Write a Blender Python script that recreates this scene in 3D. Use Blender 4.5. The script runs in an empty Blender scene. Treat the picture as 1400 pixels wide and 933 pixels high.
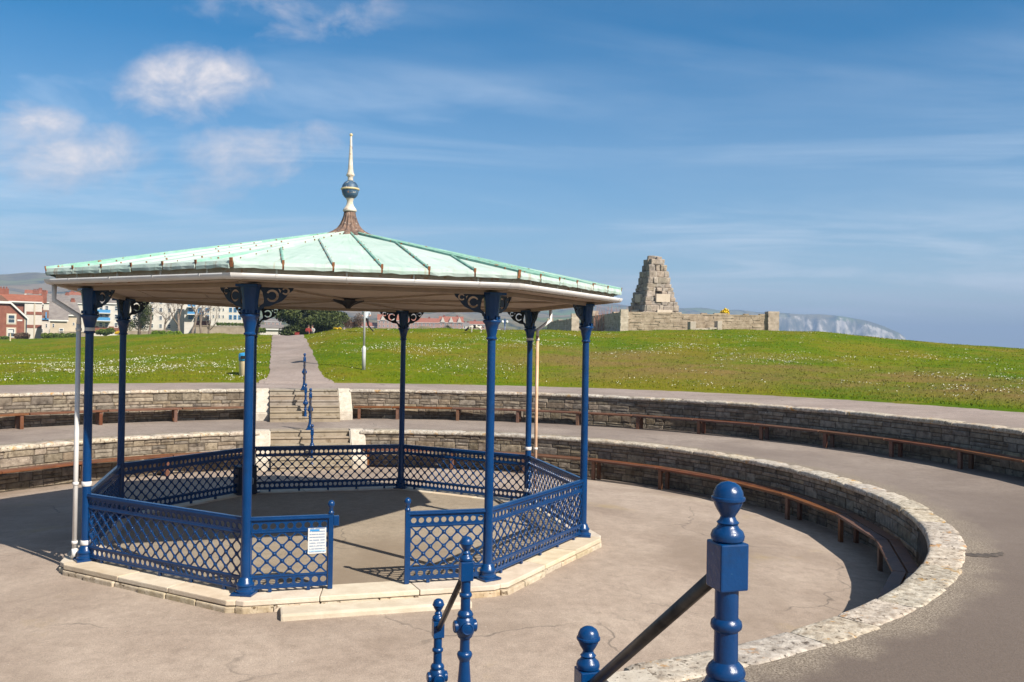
import bpy, bmesh, math, random
import numpy as np
from mathutils import Vector, Matrix
R_ = math.radians
sc = bpy.context.scene
col = sc.collection

# ------------------------------------------------------------------ camera
FPX = 1183.5
CAM = Vector((2.338, -15.65, 3.295))
YAW, PIT, ROL = 0.0395, 0.0048, 0.0169
_fw = Vector((math.sin(YAW) * math.cos(PIT), math.cos(YAW) * math.cos(PIT), math.sin(PIT)))
_r = Vector((math.cos(YAW), -math.sin(YAW), 0)); _u = _r.cross(_fw)
_R = _r * math.cos(ROL) + _u * math.sin(ROL); _U = -_r * math.sin(ROL) + _u * math.cos(ROL)
cd = bpy.data.cameras.new('camera'); cam = bpy.data.objects.new('camera', cd); col.objects.link(cam)
cd.sensor_width = 36; cd.lens = 36 * FPX / 1400; cd.clip_start = 0.1; cd.clip_end = 20000
cam.matrix_world = Matrix(((_R.x, _U.x, -_fw.x, CAM.x), (_R.y, _U.y, -_fw.y, CAM.y), (_R.z, _U.z, -_fw.z, CAM.z), (0, 0, 0, 1)))
sc.camera = cam
def ray(x, y): return _fw + _R * ((x - 700) / FPX) + _U * ((466.5 - y) / FPX)
def at(x, y, dep): return CAM + ray(x, y) * dep            # a direction and a distance
def onz(x, y, z):
    d = ray(x, y); return CAM + d * ((z - CAM.z) / d.z)

# ------------------------------------------------------------------ sky, sun, exposure
SUN_AZ, SUN_EL = R_(-43), R_(41.5)
SUN = Vector((math.cos(SUN_AZ) * math.cos(SUN_EL), math.sin(SUN_AZ) * math.cos(SUN_EL), math.sin(SUN_EL)))
w = bpy.data.worlds.new('World'); sc.world = w; w.use_nodes = True
wt = w.node_tree; wt.nodes.clear()
def N(t, typ, **kw):
    n = t.nodes.new(typ)
    for k, v in kw.items():
        if k == 'ins':
            for i, x in v.items():
                if isinstance(x, bpy.types.NodeSocket): t.links.new(x, n.inputs[i])
                else: n.inputs[i].default_value = x
        else: setattr(n, k, v)
    return n
def M_(t, op, a, b=0.0, clamp=False):
    return N(t, 'ShaderNodeMath', operation=op, use_clamp=clamp, ins={0: a, 1: b}).outputs[0]
def ramp(t, f, stops):
    n = N(t, 'ShaderNodeValToRGB', ins={0: f}); e = n.color_ramp.elements
    while len(e) < len(stops): e.new(0.5)
    for i, (p, c) in enumerate(stops): e[i].position = p; e[i].color = c if len(c) == 4 else (*c, 1)
    return n.outputs[0]
def mixc(t, f, a, b, bt='MIX'):
    n = N(t, 'ShaderNodeMix', data_type='RGBA', blend_type=bt)
    for i, x in ((0, f), (6, a), (7, b)):
        if isinstance(x, bpy.types.NodeSocket): t.links.new(x, n.inputs[i])
        else: n.inputs[i].default_value = x if i == 0 else (*x, 1) if len(x) == 3 else x
    return n.outputs[2]
sky = N(wt, 'ShaderNodeTexSky', sky_type='NISHITA', sun_disc=False, sun_elevation=SUN_EL,
        sun_rotation=math.atan2(SUN.x, SUN.y), altitude=10, air_density=1.0, dust_density=0.35, ozone_density=3.5)
tc = N(wt, 'ShaderNodeTexCoord'); gen = tc.outputs['Generated']
sp = N(wt, 'ShaderNodeSeparateXYZ', ins={0: gen}); dx, dy, dz = sp.outputs
den = M_(wt, 'ADD', M_(wt, 'MAXIMUM', dz, 0.0), 0.07)
pl = N(wt, 'ShaderNodeCombineXYZ', ins={0: M_(wt, 'DIVIDE', dx, den), 1: M_(wt, 'DIVIDE', dy, den), 2: 0.0}).outputs[0]
mp = N(wt, 'ShaderNodeMapping', ins={0: pl, 1: (1.9, 2.3, 0), 2: (0, 0, R_(8)), 3: (0.34, 0.75, 1)}).outputs[0]
cir = N(wt, 'ShaderNodeTexNoise', ins={'Vector': mp, 'Scale': 1.15, 'Detail': 6, 'Roughness': 0.62, 'Distortion': 0.7}).outputs[0]
mp2 = N(wt, 'ShaderNodeMapping', ins={0: pl, 1: (0.4, 7.9, 0), 2: (0, 0, R_(-10)), 3: (0.16, 0.42, 1)}).outputs[0]
cir2 = N(wt, 'ShaderNodeTexNoise', ins={'Vector': mp2, 'Scale': 1.0, 'Detail': 4, 'Roughness': 0.55}).outputs[0]
cf = M_(wt, 'MULTIPLY', ramp(wt, cir, [(0.47, (0, 0, 0)), (0.76, (1, 1, 1))]), ramp(wt, cir2, [(0.405, (0.0, 0.0, 0.0)), (0.55, (1, 1, 1))]))
cf = M_(wt, 'MULTIPLY', cf, 0.66)
# the cumulus clouds, each at its own bearing
ay = M_(wt, 'MAXIMUM', M_(wt, 'ABSOLUTE', dy), 0.02)
uu = M_(wt, 'DIVIDE', dx, ay); vv = M_(wt, 'DIVIDE', dz, ay)
uv = N(wt, 'ShaderNodeCombineXYZ', ins={0: uu, 1: M_(wt, 'MULTIPLY', vv, 1.5), 2: 0.0}).outputs[0]
pn = N(wt, 'ShaderNodeTexNoise', ins={'Vector': uv, 'Scale': 14, 'Detail': 7, 'Roughness': 0.6, 'Distortion': 0.3}).outputs[0]
acc = None
for (px, py, sx, sy, st) in [(270, 112, 120, 66, .80), (225, 140, 120, 46, .50), (45, 172, 95, 44, .76), (60, 218, 160, 62, .68), (145, 205, 95, 52, .62),
                             (335, 215, 120, 56, .68), (432, 190, 70, 36, .45), (410, 15, 200, 60, .36), (250, 255, 200, 40, .30), (-120, 190, 180, 90, .7), (-330, 120, 220, 100, .7)]:
    d = ray(px, py); cu, cv = d.x / d.y, d.z / d.y
    a = M_(wt, 'MULTIPLY', M_(wt, 'SUBTRACT', uu, cu), FPX / sx); b = M_(wt, 'MULTIPLY', M_(wt, 'SUBTRACT', vv, cv), FPX / sy)
    m = M_(wt, 'MULTIPLY', M_(wt, 'SUBTRACT', 1.0, M_(wt, 'ADD', M_(wt, 'MULTIPLY', a, a), M_(wt, 'MULTIPLY', b, b)), True), st)
    acc = m if acc is None else M_(wt, 'MAXIMUM', acc, m)
cum = M_(wt, 'ADD', acc, M_(wt, 'MULTIPLY', M_(wt, 'SUBTRACT', pn, 0.5), 1.7))
cum = M_(wt, 'MULTIPLY', ramp(wt, cum, [(0.20, (0, 0, 0)), (0.90, (1, 1, 1))]), M_(wt, 'MINIMUM', M_(wt, 'MULTIPLY', acc, 3.2), 1.0))
# the blue is deepest away from the sun and pales towards it
sdot = N(wt, 'ShaderNodeVectorMath', operation='DOT_PRODUCT', ins={0: gen, 1: tuple(SUN)}).outputs['Value']
sat_ = N(wt, 'ShaderNodeMapRange', interpolation_type='SMOOTHSTEP', ins={0: sdot, 1: 0.02, 2: 0.55, 3: 2.7, 4: 0.75}).outputs[0]
hs = N(wt, 'ShaderNodeHueSaturation', ins={'Hue': 0.494, 'Saturation': sat_, 'Value': 1.0, 'Color': sky.outputs[0]}).outputs[0]
veil = M_(wt, 'MULTIPLY', ramp(wt, dz, [(0.0, (1, 1, 1)), (0.07, (0.74, 0.74, 0.74)), (0.16, (0.36, 0.36, 0.36)), (0.32, (0.03, 0.03, 0.03)), (0.5, (0, 0, 0))]), M_(wt, 'ADD', 0.55, M_(wt, 'MULTIPLY', cir, 0.8)), True)
skyc = mixc(wt, veil, hs, (6.0, 6.7, 7.7))
skyc = mixc(wt, cf, skyc, (8.0, 8.8, 9.8))
skyc = mixc(wt, M_(wt, 'MULTIPLY', cum, 0.80), skyc, mixc(wt, M_(wt, 'POWER', cum, 2.0), (5.8, 5.7, 6.5), (9.0, 8.2, 7.9)))
bg = N(wt, 'ShaderNodeBackground', ins={0: skyc, 1: 0.066})
wo = N(wt, 'ShaderNodeOutputWorld', ins={0: bg.outputs[0]})
sl = bpy.data.lights.new('sun', 'SUN'); sl.energy = 5.0; sl.angle = R_(0.53); sl.color = (1.0, 0.93, 0.83)
so = bpy.data.objects.new('sun', sl); col.objects.link(so); so.rotation_euler = SUN.to_track_quat('Z', 'Y').to_euler()
vs = sc.view_settings; vs.view_transform = 'Standard'; vs.look = 'None'; vs.exposure = 0.85; vs.gamma = 1; vs.use_curve_mapping = False
try: sc.cycles.volume_bounces = 0; sc.cycles.max_bounces = 5
except Exception: pass

# ------------------------------------------------------------------ helpers
rnd = random.Random(7)
nr = np.random.default_rng(5)
class MB:
    def __init__(s): s.v = []; s.f = []
    def add(s, vs, fs):
        o = len(s.v); s.v += [tuple(x) for x in vs]; s.f += [tuple(i + o for i in f) for f in fs]; return s
    def box(s, x0, x1, y0, y1, z0, z1, M=None):
        v = [Vector((x, y, z)) for z in (z0, z1) for y in (y0, y1) for x in (x0, x1)]
        if M is not None: v = [M @ p for p in v]
        return s.add(v, [(0, 2, 3, 1), (4, 5, 7, 6), (0, 1, 5, 4), (2, 6, 7, 3), (0, 4, 6, 2), (1, 3, 7, 5)])
    def prism(s, pts, lo, hi, M=None):
        """polygon pts (x, z) swept along y from lo to hi"""
        n = len(pts); v = [Vector((p[0], y, p[1])) for y in (lo, hi) for p in pts]
        if M is not None: v = [M @ p for p in v]
        return s.add(v, [tuple(range(n)), tuple(range(2 * n - 1, n - 1, -1))] + [(i, n + i, n + (i + 1) % n, (i + 1) % n) for i in range(n)])
    def vprism(s, pts, z0, z1, M=None):
        n = len(pts); v = [Vector((p[0], p[1], z)) for z in (z0, z1) for p in pts]
        if M is not None: v = [M @ p for p in v]
        return s.add(v, [tuple(range(n - 1, -1, -1)), tuple(range(n, 2 * n))] + [(i, (i + 1) % n, n + (i + 1) % n, n + i) for i in range(n)])
    def lathe(s, prof, seg=20, M=None, mod=None):
        v = []
        for (r, z) in prof:
            for k in range(seg):
                a = 2 * math.pi * k / seg; rr = r * (mod(a, z) if mod else 1)
                p = Vector((rr * math.cos(a), rr * math.sin(a), z)); v.append(M @ p if M is not None else p)
        f = []
        for i in range(len(prof) - 1):
            for k in range(seg):
                k2 = (k + 1) % seg; f.append((i * seg + k, i * seg + k2, (i + 1) * seg + k2, (i + 1) * seg + k))
        f.append(tuple(range(seg - 1, -1, -1))); o = (len(prof) - 1) * seg; f.append(tuple(o + k for k in range(seg)))
        return s.add(v, f)
    def tube(s, pts, r, seg=10, cap=True):
        pts = [Vector(p) for p in pts]; rs = r if isinstance(r, (list, tuple)) else [r] * len(pts); v = []; f = []; up = None
        for i, p in enumerate(pts):
            d = (pts[min(i + 1, len(pts) - 1)] - pts[max(i - 1, 0)]).normalized()
            if up is None: up = d.orthogonal().normalized()
            up = (up - d * up.dot(d)).normalized(); b = d.cross(up)
            for k in range(seg):
                a = 2 * math.pi * k / seg; v.append(p + (up * math.cos(a) + b * math.sin(a)) * rs[i])
        for i in range(len(pts) - 1):
            for k in range(seg):
                k2 = (k + 1) % seg; f.append((i * seg + k, i * seg + k2, (i + 1) * seg + k2, (i + 1) * seg + k))
        if cap: f.append(tuple(range(seg - 1, -1, -1))); o = (len(pts) - 1) * seg; f.append(tuple(o + k for k in range(seg)))
        return s.add(v, f)
    def mesh(s, name, mat, smooth=False, bevel=0):
        me = bpy.data.meshes.new(name); me.from_pydata([tuple(x) for x in s.v], [], s.f)
        if bevel:
            bm = bmesh.new(); bm.from_mesh(me)
            bmesh.ops.bevel(bm, geom=bm.edges[:], offset=bevel, segments=2, affect='EDGES', profile=0.6, clamp_overlap=True)
            bm.to_mesh(me); bm.free()
        if smooth:
            me.polygons.foreach_set('use_smooth', [True] * len(me.polygons))
        if mat: me.materials.append(mat)
        return me
    def build(s, name, mat, parent=None, smooth=False, bevel=0, loc=None, rz=0):
        return put(name, s.mesh(name, mat, smooth, bevel), parent, loc, rz)
def put(name, me, parent=None, loc=None, rz=0):
    o = bpy.data.objects.new(name, me); col.objects.link(o)
    if parent is not None: o.parent = parent
    if loc is not None: o.location = loc
    if rz: o.rotation_euler.z = rz
    return o
def autosmooth(o, ang=40):
    me = o.data; bm = bmesh.new(); bm.from_mesh(me)
    for f in bm.faces: f.smooth = True
    for e in bm.edges:
        if len(e.link_faces) == 2 and e.calc_face_angle(0) > R_(ang): e.smooth = False
    bm.to_mesh(me); bm.free(); return o
def tag(o, label, cat, group=None, kind=None):
    if label: o['label'] = label
    if cat: o['category'] = cat
    if group: o['group'] = group
    if kind: o['kind'] = kind
    return o
def struct(o): o['kind'] = 'structure'; return o
def empty(name, loc=(0, 0, 0), rz=0, label=None, cat=None, group=None):
    o = bpy.data.objects.new(name, None); col.objects.link(o); o.location = loc; o.rotation_euler.z = rz; o.empty_display_size = 0.2
    return tag(o, label, cat, group)
def copy_tree(o, parent=None):
    c = o.copy(); col.objects.link(c); c.parent = parent
    if parent is not None: c.matrix_parent_inverse = o.matrix_parent_inverse.copy()
    for ch in [x for x in bpy.data.objects if x.parent == o]: copy_tree(ch, c)
    return c
def npmesh(name, V, F, mat, smooth=False):
    V = np.asarray(V, np.float32); F = np.asarray(F, np.int32); k = F.shape[1]
    me = bpy.data.meshes.new(name); me.vertices.add(len(V)); me.vertices.foreach_set('co', V.ravel())
    me.loops.add(F.size); me.loops.foreach_set('vertex_index', F.ravel())
    me.polygons.add(len(F)); me.polygons.foreach_set('loop_start', np.arange(0, F.size, k, dtype=np.int32)); me.polygons.foreach_set('loop_total', np.full(len(F), k, np.int32))
    if smooth: me.polygons.foreach_set('use_smooth', np.ones(len(F), bool))
    me.update(calc_edges=True); me.validate()
    if mat: me.materials.append(mat)
    return me
def poly_plate(name, outer, holes, thick, mat):
    """flat plate in local xz (2-D curve fill with holes), thickness along y"""
    cu = bpy.data.curves.new(name, 'CURVE'); cu.dimensions = '2D'; cu.fill_mode = 'BOTH'; cu.extrude = thick / 2; cu.resolution_u = 1
    for pts in [outer] + holes:
        s = cu.splines.new('POLY'); s.points.add(len(pts) - 1); s.use_cyclic_u = True
        for p, q in zip(s.points, pts): p.co = (q[0], q[1], 0, 1)
    ob = bpy.data.objects.new('tmp', cu); col.objects.link(ob)
    dg = bpy.context.evaluated_depsgraph_get(); me = bpy.data.meshes.new_from_object(ob.evaluated_get(dg))
    bpy.data.objects.remove(ob); bpy.data.curves.remove(cu)
    me.name = name; me.transform(Matrix.Rotation(R_(90), 4, 'X')); me.materials.clear(); me.materials.append(mat)
    return me
def clip(poly, x0, x1, z0, z1):
    def cut(P, ax, v, sg):
        out = []
        for i in range(len(P)):
            a, b = P[i], P[(i + 1) % len(P)]; ia, ib = sg * (a[ax] - v) >= 0, sg * (b[ax] - v) >= 0
            if ia: out.append(a)
            if ia != ib:
                t = (v - a[ax]) / (b[ax] - a[ax]); out.append((a[0] + (b[0] - a[0]) * t, a[1] + (b[1] - a[1]) * t))
        return out
    for ax, v, sg in ((0, x0, 1), (0, x1, -1), (1, z0, 1), (1, z1, -1)):
        if poly: poly = cut(poly, ax, v, sg)
    return poly
def area(P): return 0.5 * sum(P[i][0] * P[(i + 1) % len(P)][1] - P[(i + 1) % len(P)][0] * P[i][1] for i in range(len(P)))

# ------------------------------------------------------------------ materials
def pmat(name, c1, c2=None, rough=0.75, scale=6, detail=6, bump=0.0, bscale=60, spec=0.3, orand=0.0, metallic=0.0, coat=0.0,
         spots=None, lo=0.35, hi=0.65, mapscale=None):
    m = bpy.data.materials.new(name); m.use_nodes = True; t = m.node_tree
    b = t.nodes['Principled BSDF']; g = N(t, 'ShaderNodeNewGeometry'); pos = g.outputs['Position']
    if mapscale: pos = N(t, 'ShaderNodeMapping', ins={0: pos, 3: mapscale}).outputs[0]
    n = N(t, 'ShaderNodeTexNoise', ins={'Vector': pos, 'Scale': scale, 'Detail': detail, 'Roughness': 0.6}).outputs[0]
    c = ramp(t, n, [(lo, c1), (hi, c2 or c1)])
    for (sc_, th, w_, cc) in (spots or []):
        s = N(t, 'ShaderNodeTexNoise', ins={'Vector': pos, 'Scale': sc_, 'Detail': 5, 'Roughness': 0.65}).outputs[0]
        c = mixc(t, ramp(t, s, [(th, (0, 0, 0)), (min(th + w_, 1), (1, 1, 1))]), c, cc)
    if orand:
        oi = N(t, 'ShaderNodeObjectInfo').outputs['Random']
        f = M_(t, 'ADD', 1 - orand, M_(t, 'MULTIPLY', oi, 2 * orand))
        h = N(t, 'ShaderNodeHueSaturation', ins={'Value': f, 'Color': c, 'Hue': M_(t, 'ADD', 0.492, M_(t, 'MULTIPLY', M_(t, 'FRACT', M_(t, 'MULTIPLY', oi, 7.3)), 0.016)),
              'Saturation': M_(t, 'ADD', 0.8, M_(t, 'MULTIPLY', M_(t, 'FRACT', M_(t, 'MULTIPLY', oi, 13.7)), 0.4))})
        c = h.outputs[0]
    t.links.new(c, b.inputs['Base Color']); b.inputs['Roughness'].default_value = rough
    b.inputs['Specular IOR Level'].default_value = spec; b.inputs['Metallic'].default_value = metallic; b.inputs['Coat Weight'].default_value = coat
    if bump:
        bn = N(t, 'ShaderNodeTexNoise', ins={'Vector': pos, 'Scale': bscale, 'Detail': 6, 'Roughness': 0.65}).outputs[0]
        bp = N(t, 'ShaderNodeBump', ins={'Strength': bump, 'Distance': 0.02, 'Height': bn}); t.links.new(bp.outputs[0], b.inputs['Normal'])
    return m
def tarmac(name, c1, c2, stain, gravel_r=None):
    m = pmat(name, c1, c2, rough=0.9, scale=0.55, detail=9, bump=0.35, bscale=45, spec=0.2, lo=0.32, hi=0.68)
    t = m.node_tree; b = t.nodes['Principled BSDF']; c = b.inputs['Base Color'].links[0].from_socket
    pos = N(t, 'ShaderNodeNewGeometry').outputs['Position']
    fine = N(t, 'ShaderNodeTexNoise', ins={'Vector': pos, 'Scale': 38, 'Detail': 4, 'Roughness': 0.8}).outputs[0]
    c = mixc(t, 0.55, c, ramp(t, fine, [(0.3, (0.72, 0.72, 0.72)), (0.7, (1.28, 1.28, 1.28))]), 'MULTIPLY')
    mid_ = N(t, 'ShaderNodeTexNoise', ins={'Vector': pos, 'Scale': 5.5, 'Detail': 7, 'Roughness': 0.7}).outputs[0]
    c = mixc(t, 0.8, c, ramp(t, mid_, [(0.30, (0.78, 0.77, 0.76)), (0.5, (1, 1, 1)), (0.72, (1.2, 1.2, 1.2))]), 'MULTIPLY')
    vf = N(t, 'ShaderNodeTexNoise', ins={'Vector': pos, 'Scale': 130, 'Detail': 2, 'Roughness': 0.7}).outputs[0]
    c = mixc(t, 0.7, c, ramp(t, vf, [(0.33, (0.6, 0.6, 0.6)), (0.5, (1, 1, 1)), (0.68, (1.45, 1.43, 1.4))]), 'MULTIPLY')
    big = N(t, 'ShaderNodeTexNoise', ins={'Vector': pos, 'Scale': 0.23, 'Detail': 5, 'Roughness': 0.6, 'Distortion': 0.5}).outputs[0]
    c = mixc(t, ramp(t, big, [(0.47, (0, 0, 0)), (0.66, (0.8, 0.8, 0.8))]), c, stain)
    warp = N(t, 'ShaderNodeTexNoise', ins={'Vector': pos, 'Scale': 1.3, 'Detail': 3}).outputs[1]
    wp = N(t, 'ShaderNodeVectorMath', operation='MULTIPLY_ADD', ins={0: warp, 1: (1.0, 1.0, 0), 2: pos}).outputs[0]
    cr = N(t, 'ShaderNodeTexVoronoi', feature='DISTANCE_TO_EDGE', ins={'Vector': wp, 'Scale': 0.33}).outputs['Distance']
    msk = N(t, 'ShaderNodeTexNoise', ins={'Vector': pos, 'Scale': 0.5, 'Detail': 3}).outputs[0]
    cm = M_(t, 'MULTIPLY', ramp(t, cr, [(0.0, (1, 1, 1)), (0.008, (0, 0, 0))]), ramp(t, msk, [(0.49, (0, 0, 0)), (0.62, (0.6, 0.6, 0.6))]))
    c = mixc(t, cm, c, (0.05, 0.045, 0.04))
    peb = N(t, 'ShaderNodeTexVoronoi', ins={'Vector': pos, 'Scale': 5.0}).outputs['Distance']
    c = mixc(t, ramp(t, peb, [(0.0, (1, 1, 1)), (0.035, (0.8, 0.8, 0.8)), (0.06, (0, 0, 0))]), c, (0.42, 0.38, 0.33))
    if gravel_r:
        yy_ = N(t, 'ShaderNodeSeparateXYZ', ins={0: pos}).outputs[1]; n9 = N(t, 'ShaderNodeTexNoise', ins={'Vector': pos, 'Scale': 0.4, 'Detail': 6, 'Roughness': 0.6}).outputs[0]
        c = mixc(t, ramp(t, M_(t, 'DIVIDE', M_(t, 'ADD', M_(t, 'ADD', yy_, 8.0), M_(t, 'MULTIPLY', M_(t, 'SUBTRACT', n9, 0.5), 8.0)), 16.0), [(0.0, (0.95, 0.95, 0.95)), (1.0, (0, 0, 0))]), c, mixc(t, fine, (0.075, 0.058, 0.047), (0.17, 0.134, 0.111)))  # older, darker surfacing
        sp_ = N(t, 'ShaderNodeSeparateXYZ', ins={0: pos})
        ex = M_(t, 'SUBTRACT', sp_.outputs[0], CC.x); ey = M_(t, 'SUBTRACT', sp_.outputs[1], CC.y)
        rr = M_(t, 'SQRT', M_(t, 'ADD', M_(t, 'MULTIPLY', ex, ex), M_(t, 'MULTIPLY', ey, ey)))
        nn = N(t, 'ShaderNodeTexNoise', ins={'Vector': pos, 'Scale': 2.2, 'Detail': 5}).outputs[0]
        d = M_(t, 'ADD', M_(t, 'SUBTRACT', rr, gravel_r), M_(t, 'MULTIPLY', M_(t, 'SUBTRACT', nn, 0.5), -0.8))
        g2 = N(t, 'ShaderNodeTexNoise', ins={'Vector': pos, 'Scale': 55, 'Detail': 3, 'Roughness': 0.9}).outputs[0]
        gc = ramp(t, g2, [(0.36, (0.06, 0.048, 0.036)), (0.5, (0.20, 0.162, 0.122)), (0.64, (0.40, 0.34, 0.27))])
        c = mixc(t, ramp(t, d, [(0.0, (0.92, 0.92, 0.92)), (0.16, (0.65, 0.65, 0.65)), (0.40, (0, 0, 0))]), c, gc)
    t.links.new(c, b.inputs['Base Color'])
    return m
CC = Vector((-0.226, 0.967, 0))
mt = {}
mt['blue'] = pmat('blue_paint', (0.0005, 0.028, 0.105), (0.0008, 0.037, 0.132), rough=0.27, scale=3, spec=0.4, coat=0.12, bump=0.16, bscale=34, spots=[(3.5, 0.60, 0.15, (0.004, 0.026, 0.078)), (26, 0.665, 0.04, (0.02, 0.075, 0.17)), (45, 0.70, 0.02, (0.13, 0.07, 0.045)), (12, 0.72, 0.03, (0.03, 0.05, 0.09))])
mt['shaded_blue'] = pmat('shaded_blue_paint', (0.002, 0.008, 0.022), (0.003, 0.012, 0.032), rough=0.4, scale=3, spec=0.4)  # ironwork blue with the shade under the eaves put into its colour
mt['navy'] = pmat('navy_cabinet', (0.006, 0.012, 0.03), rough=0.5, scale=4)
mt['rail'] = pmat('worn_rail', (0.035, 0.026, 0.022), (0.09, 0.07, 0.055), rough=0.38, scale=14, spec=0.5, metallic=0.2)
mt['white'] = pmat('white_plastic', (0.66, 0.645, 0.625), (0.60, 0.57, 0.54), rough=0.35, scale=4)
mt['dirtywhite'] = pmat('weathered_white_paint', (0.56, 0.52, 0.45), (0.46, 0.39, 0.30), rough=0.6, scale=9, spots=[(13, 0.6, 0.05, (0.30, 0.10, 0.04))])
mt['ball'] = pmat('faded_navy_ball', (0.025, 0.06, 0.11), (0.06, 0.11, 0.17), rough=0.5, scale=9, spots=[(12, 0.6, 0.06, (0.5, 0.46, 0.4)), (17, 0.63, 0.05, (0.3, 0.12, 0.05))])
mt['rust'] = pmat('rusted_iron_finial', (0.06, 0.045, 0.045), (0.22, 0.14, 0.10), rough=0.85, scale=12, bump=0.4, bscale=40, spots=[(15, 0.60, 0.05, (0.36, 0.31, 0.27))])
mt['band'] = pmat('gilt_band', (0.5, 0.38, 0.18), (0.6, 0.5, 0.32), rough=0.5, scale=8)
mt['copper'] = pmat('verdigris_copper', (0.345, 0.445, 0.395), (0.415, 0.50, 0.455), rough=0.75, scale=2.2, orand=0.05, spots=[(7, 0.64, 0.08, (0.21, 0.38, 0.30)), (9, 0.68, 0.05, (0.27, 0.15, 0.07)), (1.3, 0.6, 0.2, (0.42, 0.55, 0.48))], mapscale=(1, 1, 2))
mt['copper2'] = pmat('verdigris_seam', (0.15, 0.32, 0.25), (0.26, 0.44, 0.36), rough=0.75, scale=5, spots=[(11, 0.62, 0.05, (0.26, 0.13, 0.06))])
t = mt['copper'].node_tree; b = t.nodes['Principled BSDF']; c = b.inputs['Base Color'].links[0].from_socket
sp_ = N(t, 'ShaderNodeSeparateXYZ', ins={0: N(t, 'ShaderNodeNewGeometry').outputs['Position']}); X_, Y_ = sp_.outputs[0], sp_.outputs[1]
rad_ = M_(t, 'SQRT', M_(t, 'ADD', M_(t, 'MULTIPLY', X_, X_), M_(t, 'MULTIPLY', Y_, Y_))); an_ = M_(t, 'ARCTAN2', Y_, X_)
sv_ = N(t, 'ShaderNodeCombineXYZ', ins={0: M_(t, 'MULTIPLY', an_, 40.0), 1: M_(t, 'MULTIPLY', rad_, 0.9), 2: 0.0}).outputs[0]
sn_ = N(t, 'ShaderNodeTexNoise', ins={'Vector': sv_, 'Scale': 1.0, 'Detail': 5, 'Roughness': 0.65}).outputs[0]
c = mixc(t, ramp(t, sn_, [(0.54, (0, 0, 0)), (0.70, (0.75, 0.75, 0.75))]), c, (0.24, 0.36, 0.30)); c = mixc(t, ramp(t, sn_, [(0.28, (0.8, 0.8, 0.8)), (0.40, (0, 0, 0))]), c, (0.52, 0.57, 0.53))
rs_ = N(t, 'ShaderNodeTexNoise', ins={'Vector': N(t, 'ShaderNodeMapping', ins={0: sv_, 1: (7, 3, 0), 3: (0.7, 1.2, 1)}).outputs[0], 'Scale': 1.0, 'Detail': 6, 'Roughness': 0.7}).outputs[0]
eav_ = ramp(t, M_(t, 'DIVIDE', rad_, 5.0), [(0.80, (0.0, 0.0, 0.0)), (0.95, (1, 1, 1))])
c = mixc(t, M_(t, 'MULTIPLY', eav_, ramp(t, rs_, [(0.55, (0, 0, 0)), (0.66, (0.9, 0.9, 0.9))])), c, (0.30, 0.17, 0.09)); t.links.new(c, b.inputs['Base Color'])
mt['rustdot'] = pmat('rusted_fixing', (0.16, 0.06, 0.03), (0.28, 0.12, 0.05), rough=0.9, scale=30)
mt['board'] = pmat('painted_soffit', (0.40, 0.31, 0.24), (0.34, 0.26, 0.20), rough=0.7, scale=5, spots=[(3, 0.66, 0.1, (0.24, 0.175, 0.13))])
mt['fascia'] = pmat('peeling_fascia', (0.42, 0.36, 0.30), (0.33, 0.27, 0.21), rough=0.8, scale=7, spots=[(8, 0.56, 0.08, (0.33, 0.17, 0.09))])
mt['black'] = pmat('black_iron', (0.012, 0.011, 0.012), rough=0.6)
mt['kerb'] = pmat('pale_purbeck_kerb', (0.47, 0.385, 0.28), (0.57, 0.49, 0.375), rough=0.8, scale=3.5, bump=0.3, bscale=30, orand=0.06, spots=[(6, 0.66, 0.08, (0.36, 0.27, 0.17))])
mt['kerb2'] = pmat('rubble_course', (0.36, 0.285, 0.19), (0.50, 0.42, 0.31), rough=0.9, scale=8, bump=0.7, bscale=22, orand=0.14, spots=[(7, 0.6, 0.05, (0.14, 0.10, 0.06))])
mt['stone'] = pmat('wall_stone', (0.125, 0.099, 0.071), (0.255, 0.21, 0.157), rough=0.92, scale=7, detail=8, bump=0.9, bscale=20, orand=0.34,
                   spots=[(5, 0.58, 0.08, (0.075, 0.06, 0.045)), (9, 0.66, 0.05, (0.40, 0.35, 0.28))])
mt['mortar'] = pmat('dark_mortar', (0.055, 0.043, 0.032), (0.12, 0.095, 0.07), rough=0.95, scale=9, bump=0.6, bscale=30)
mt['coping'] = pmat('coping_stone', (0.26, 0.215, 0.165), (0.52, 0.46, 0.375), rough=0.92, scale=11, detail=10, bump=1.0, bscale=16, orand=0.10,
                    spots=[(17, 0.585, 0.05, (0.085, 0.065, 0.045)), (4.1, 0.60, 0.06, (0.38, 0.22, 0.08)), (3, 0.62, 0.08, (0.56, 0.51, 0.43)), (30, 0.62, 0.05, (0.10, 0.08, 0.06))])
mt['cheek'] = pmat('speckled_concrete', (0.38, 0.33, 0.265), (0.50, 0.45, 0.375), rough=0.9, scale=6, bump=0.5, bscale=40, spots=[(28, 0.6, 0.04, (0.2, 0.17, 0.14)), (3, 0.68, 0.04, (0.5, 0.29, 0.09))])
mt['step'] = pmat('worn_concrete_step', (0.235, 0.192, 0.142), (0.31, 0.26, 0.20), rough=0.9, scale=3, bump=0.4, bscale=35, orand=0.05, spots=[(4, 0.56, 0.1, (0.16, 0.125, 0.085))])
mt['wood'] = pmat('brown_bench_wood', (0.095, 0.038, 0.018), (0.15, 0.062, 0.029), rough=0.55, scale=4, orand=0.12, bump=0.2, bscale=30, spec=0.4, spots=[(7, 0.66, 0.06, (0.08, 0.035, 0.02))])
mt['tar_arena'] = tarmac('arena_tarmac', (0.265, 0.208, 0.165), (0.35, 0.285, 0.23), (0.20, 0.153, 0.117))
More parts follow.
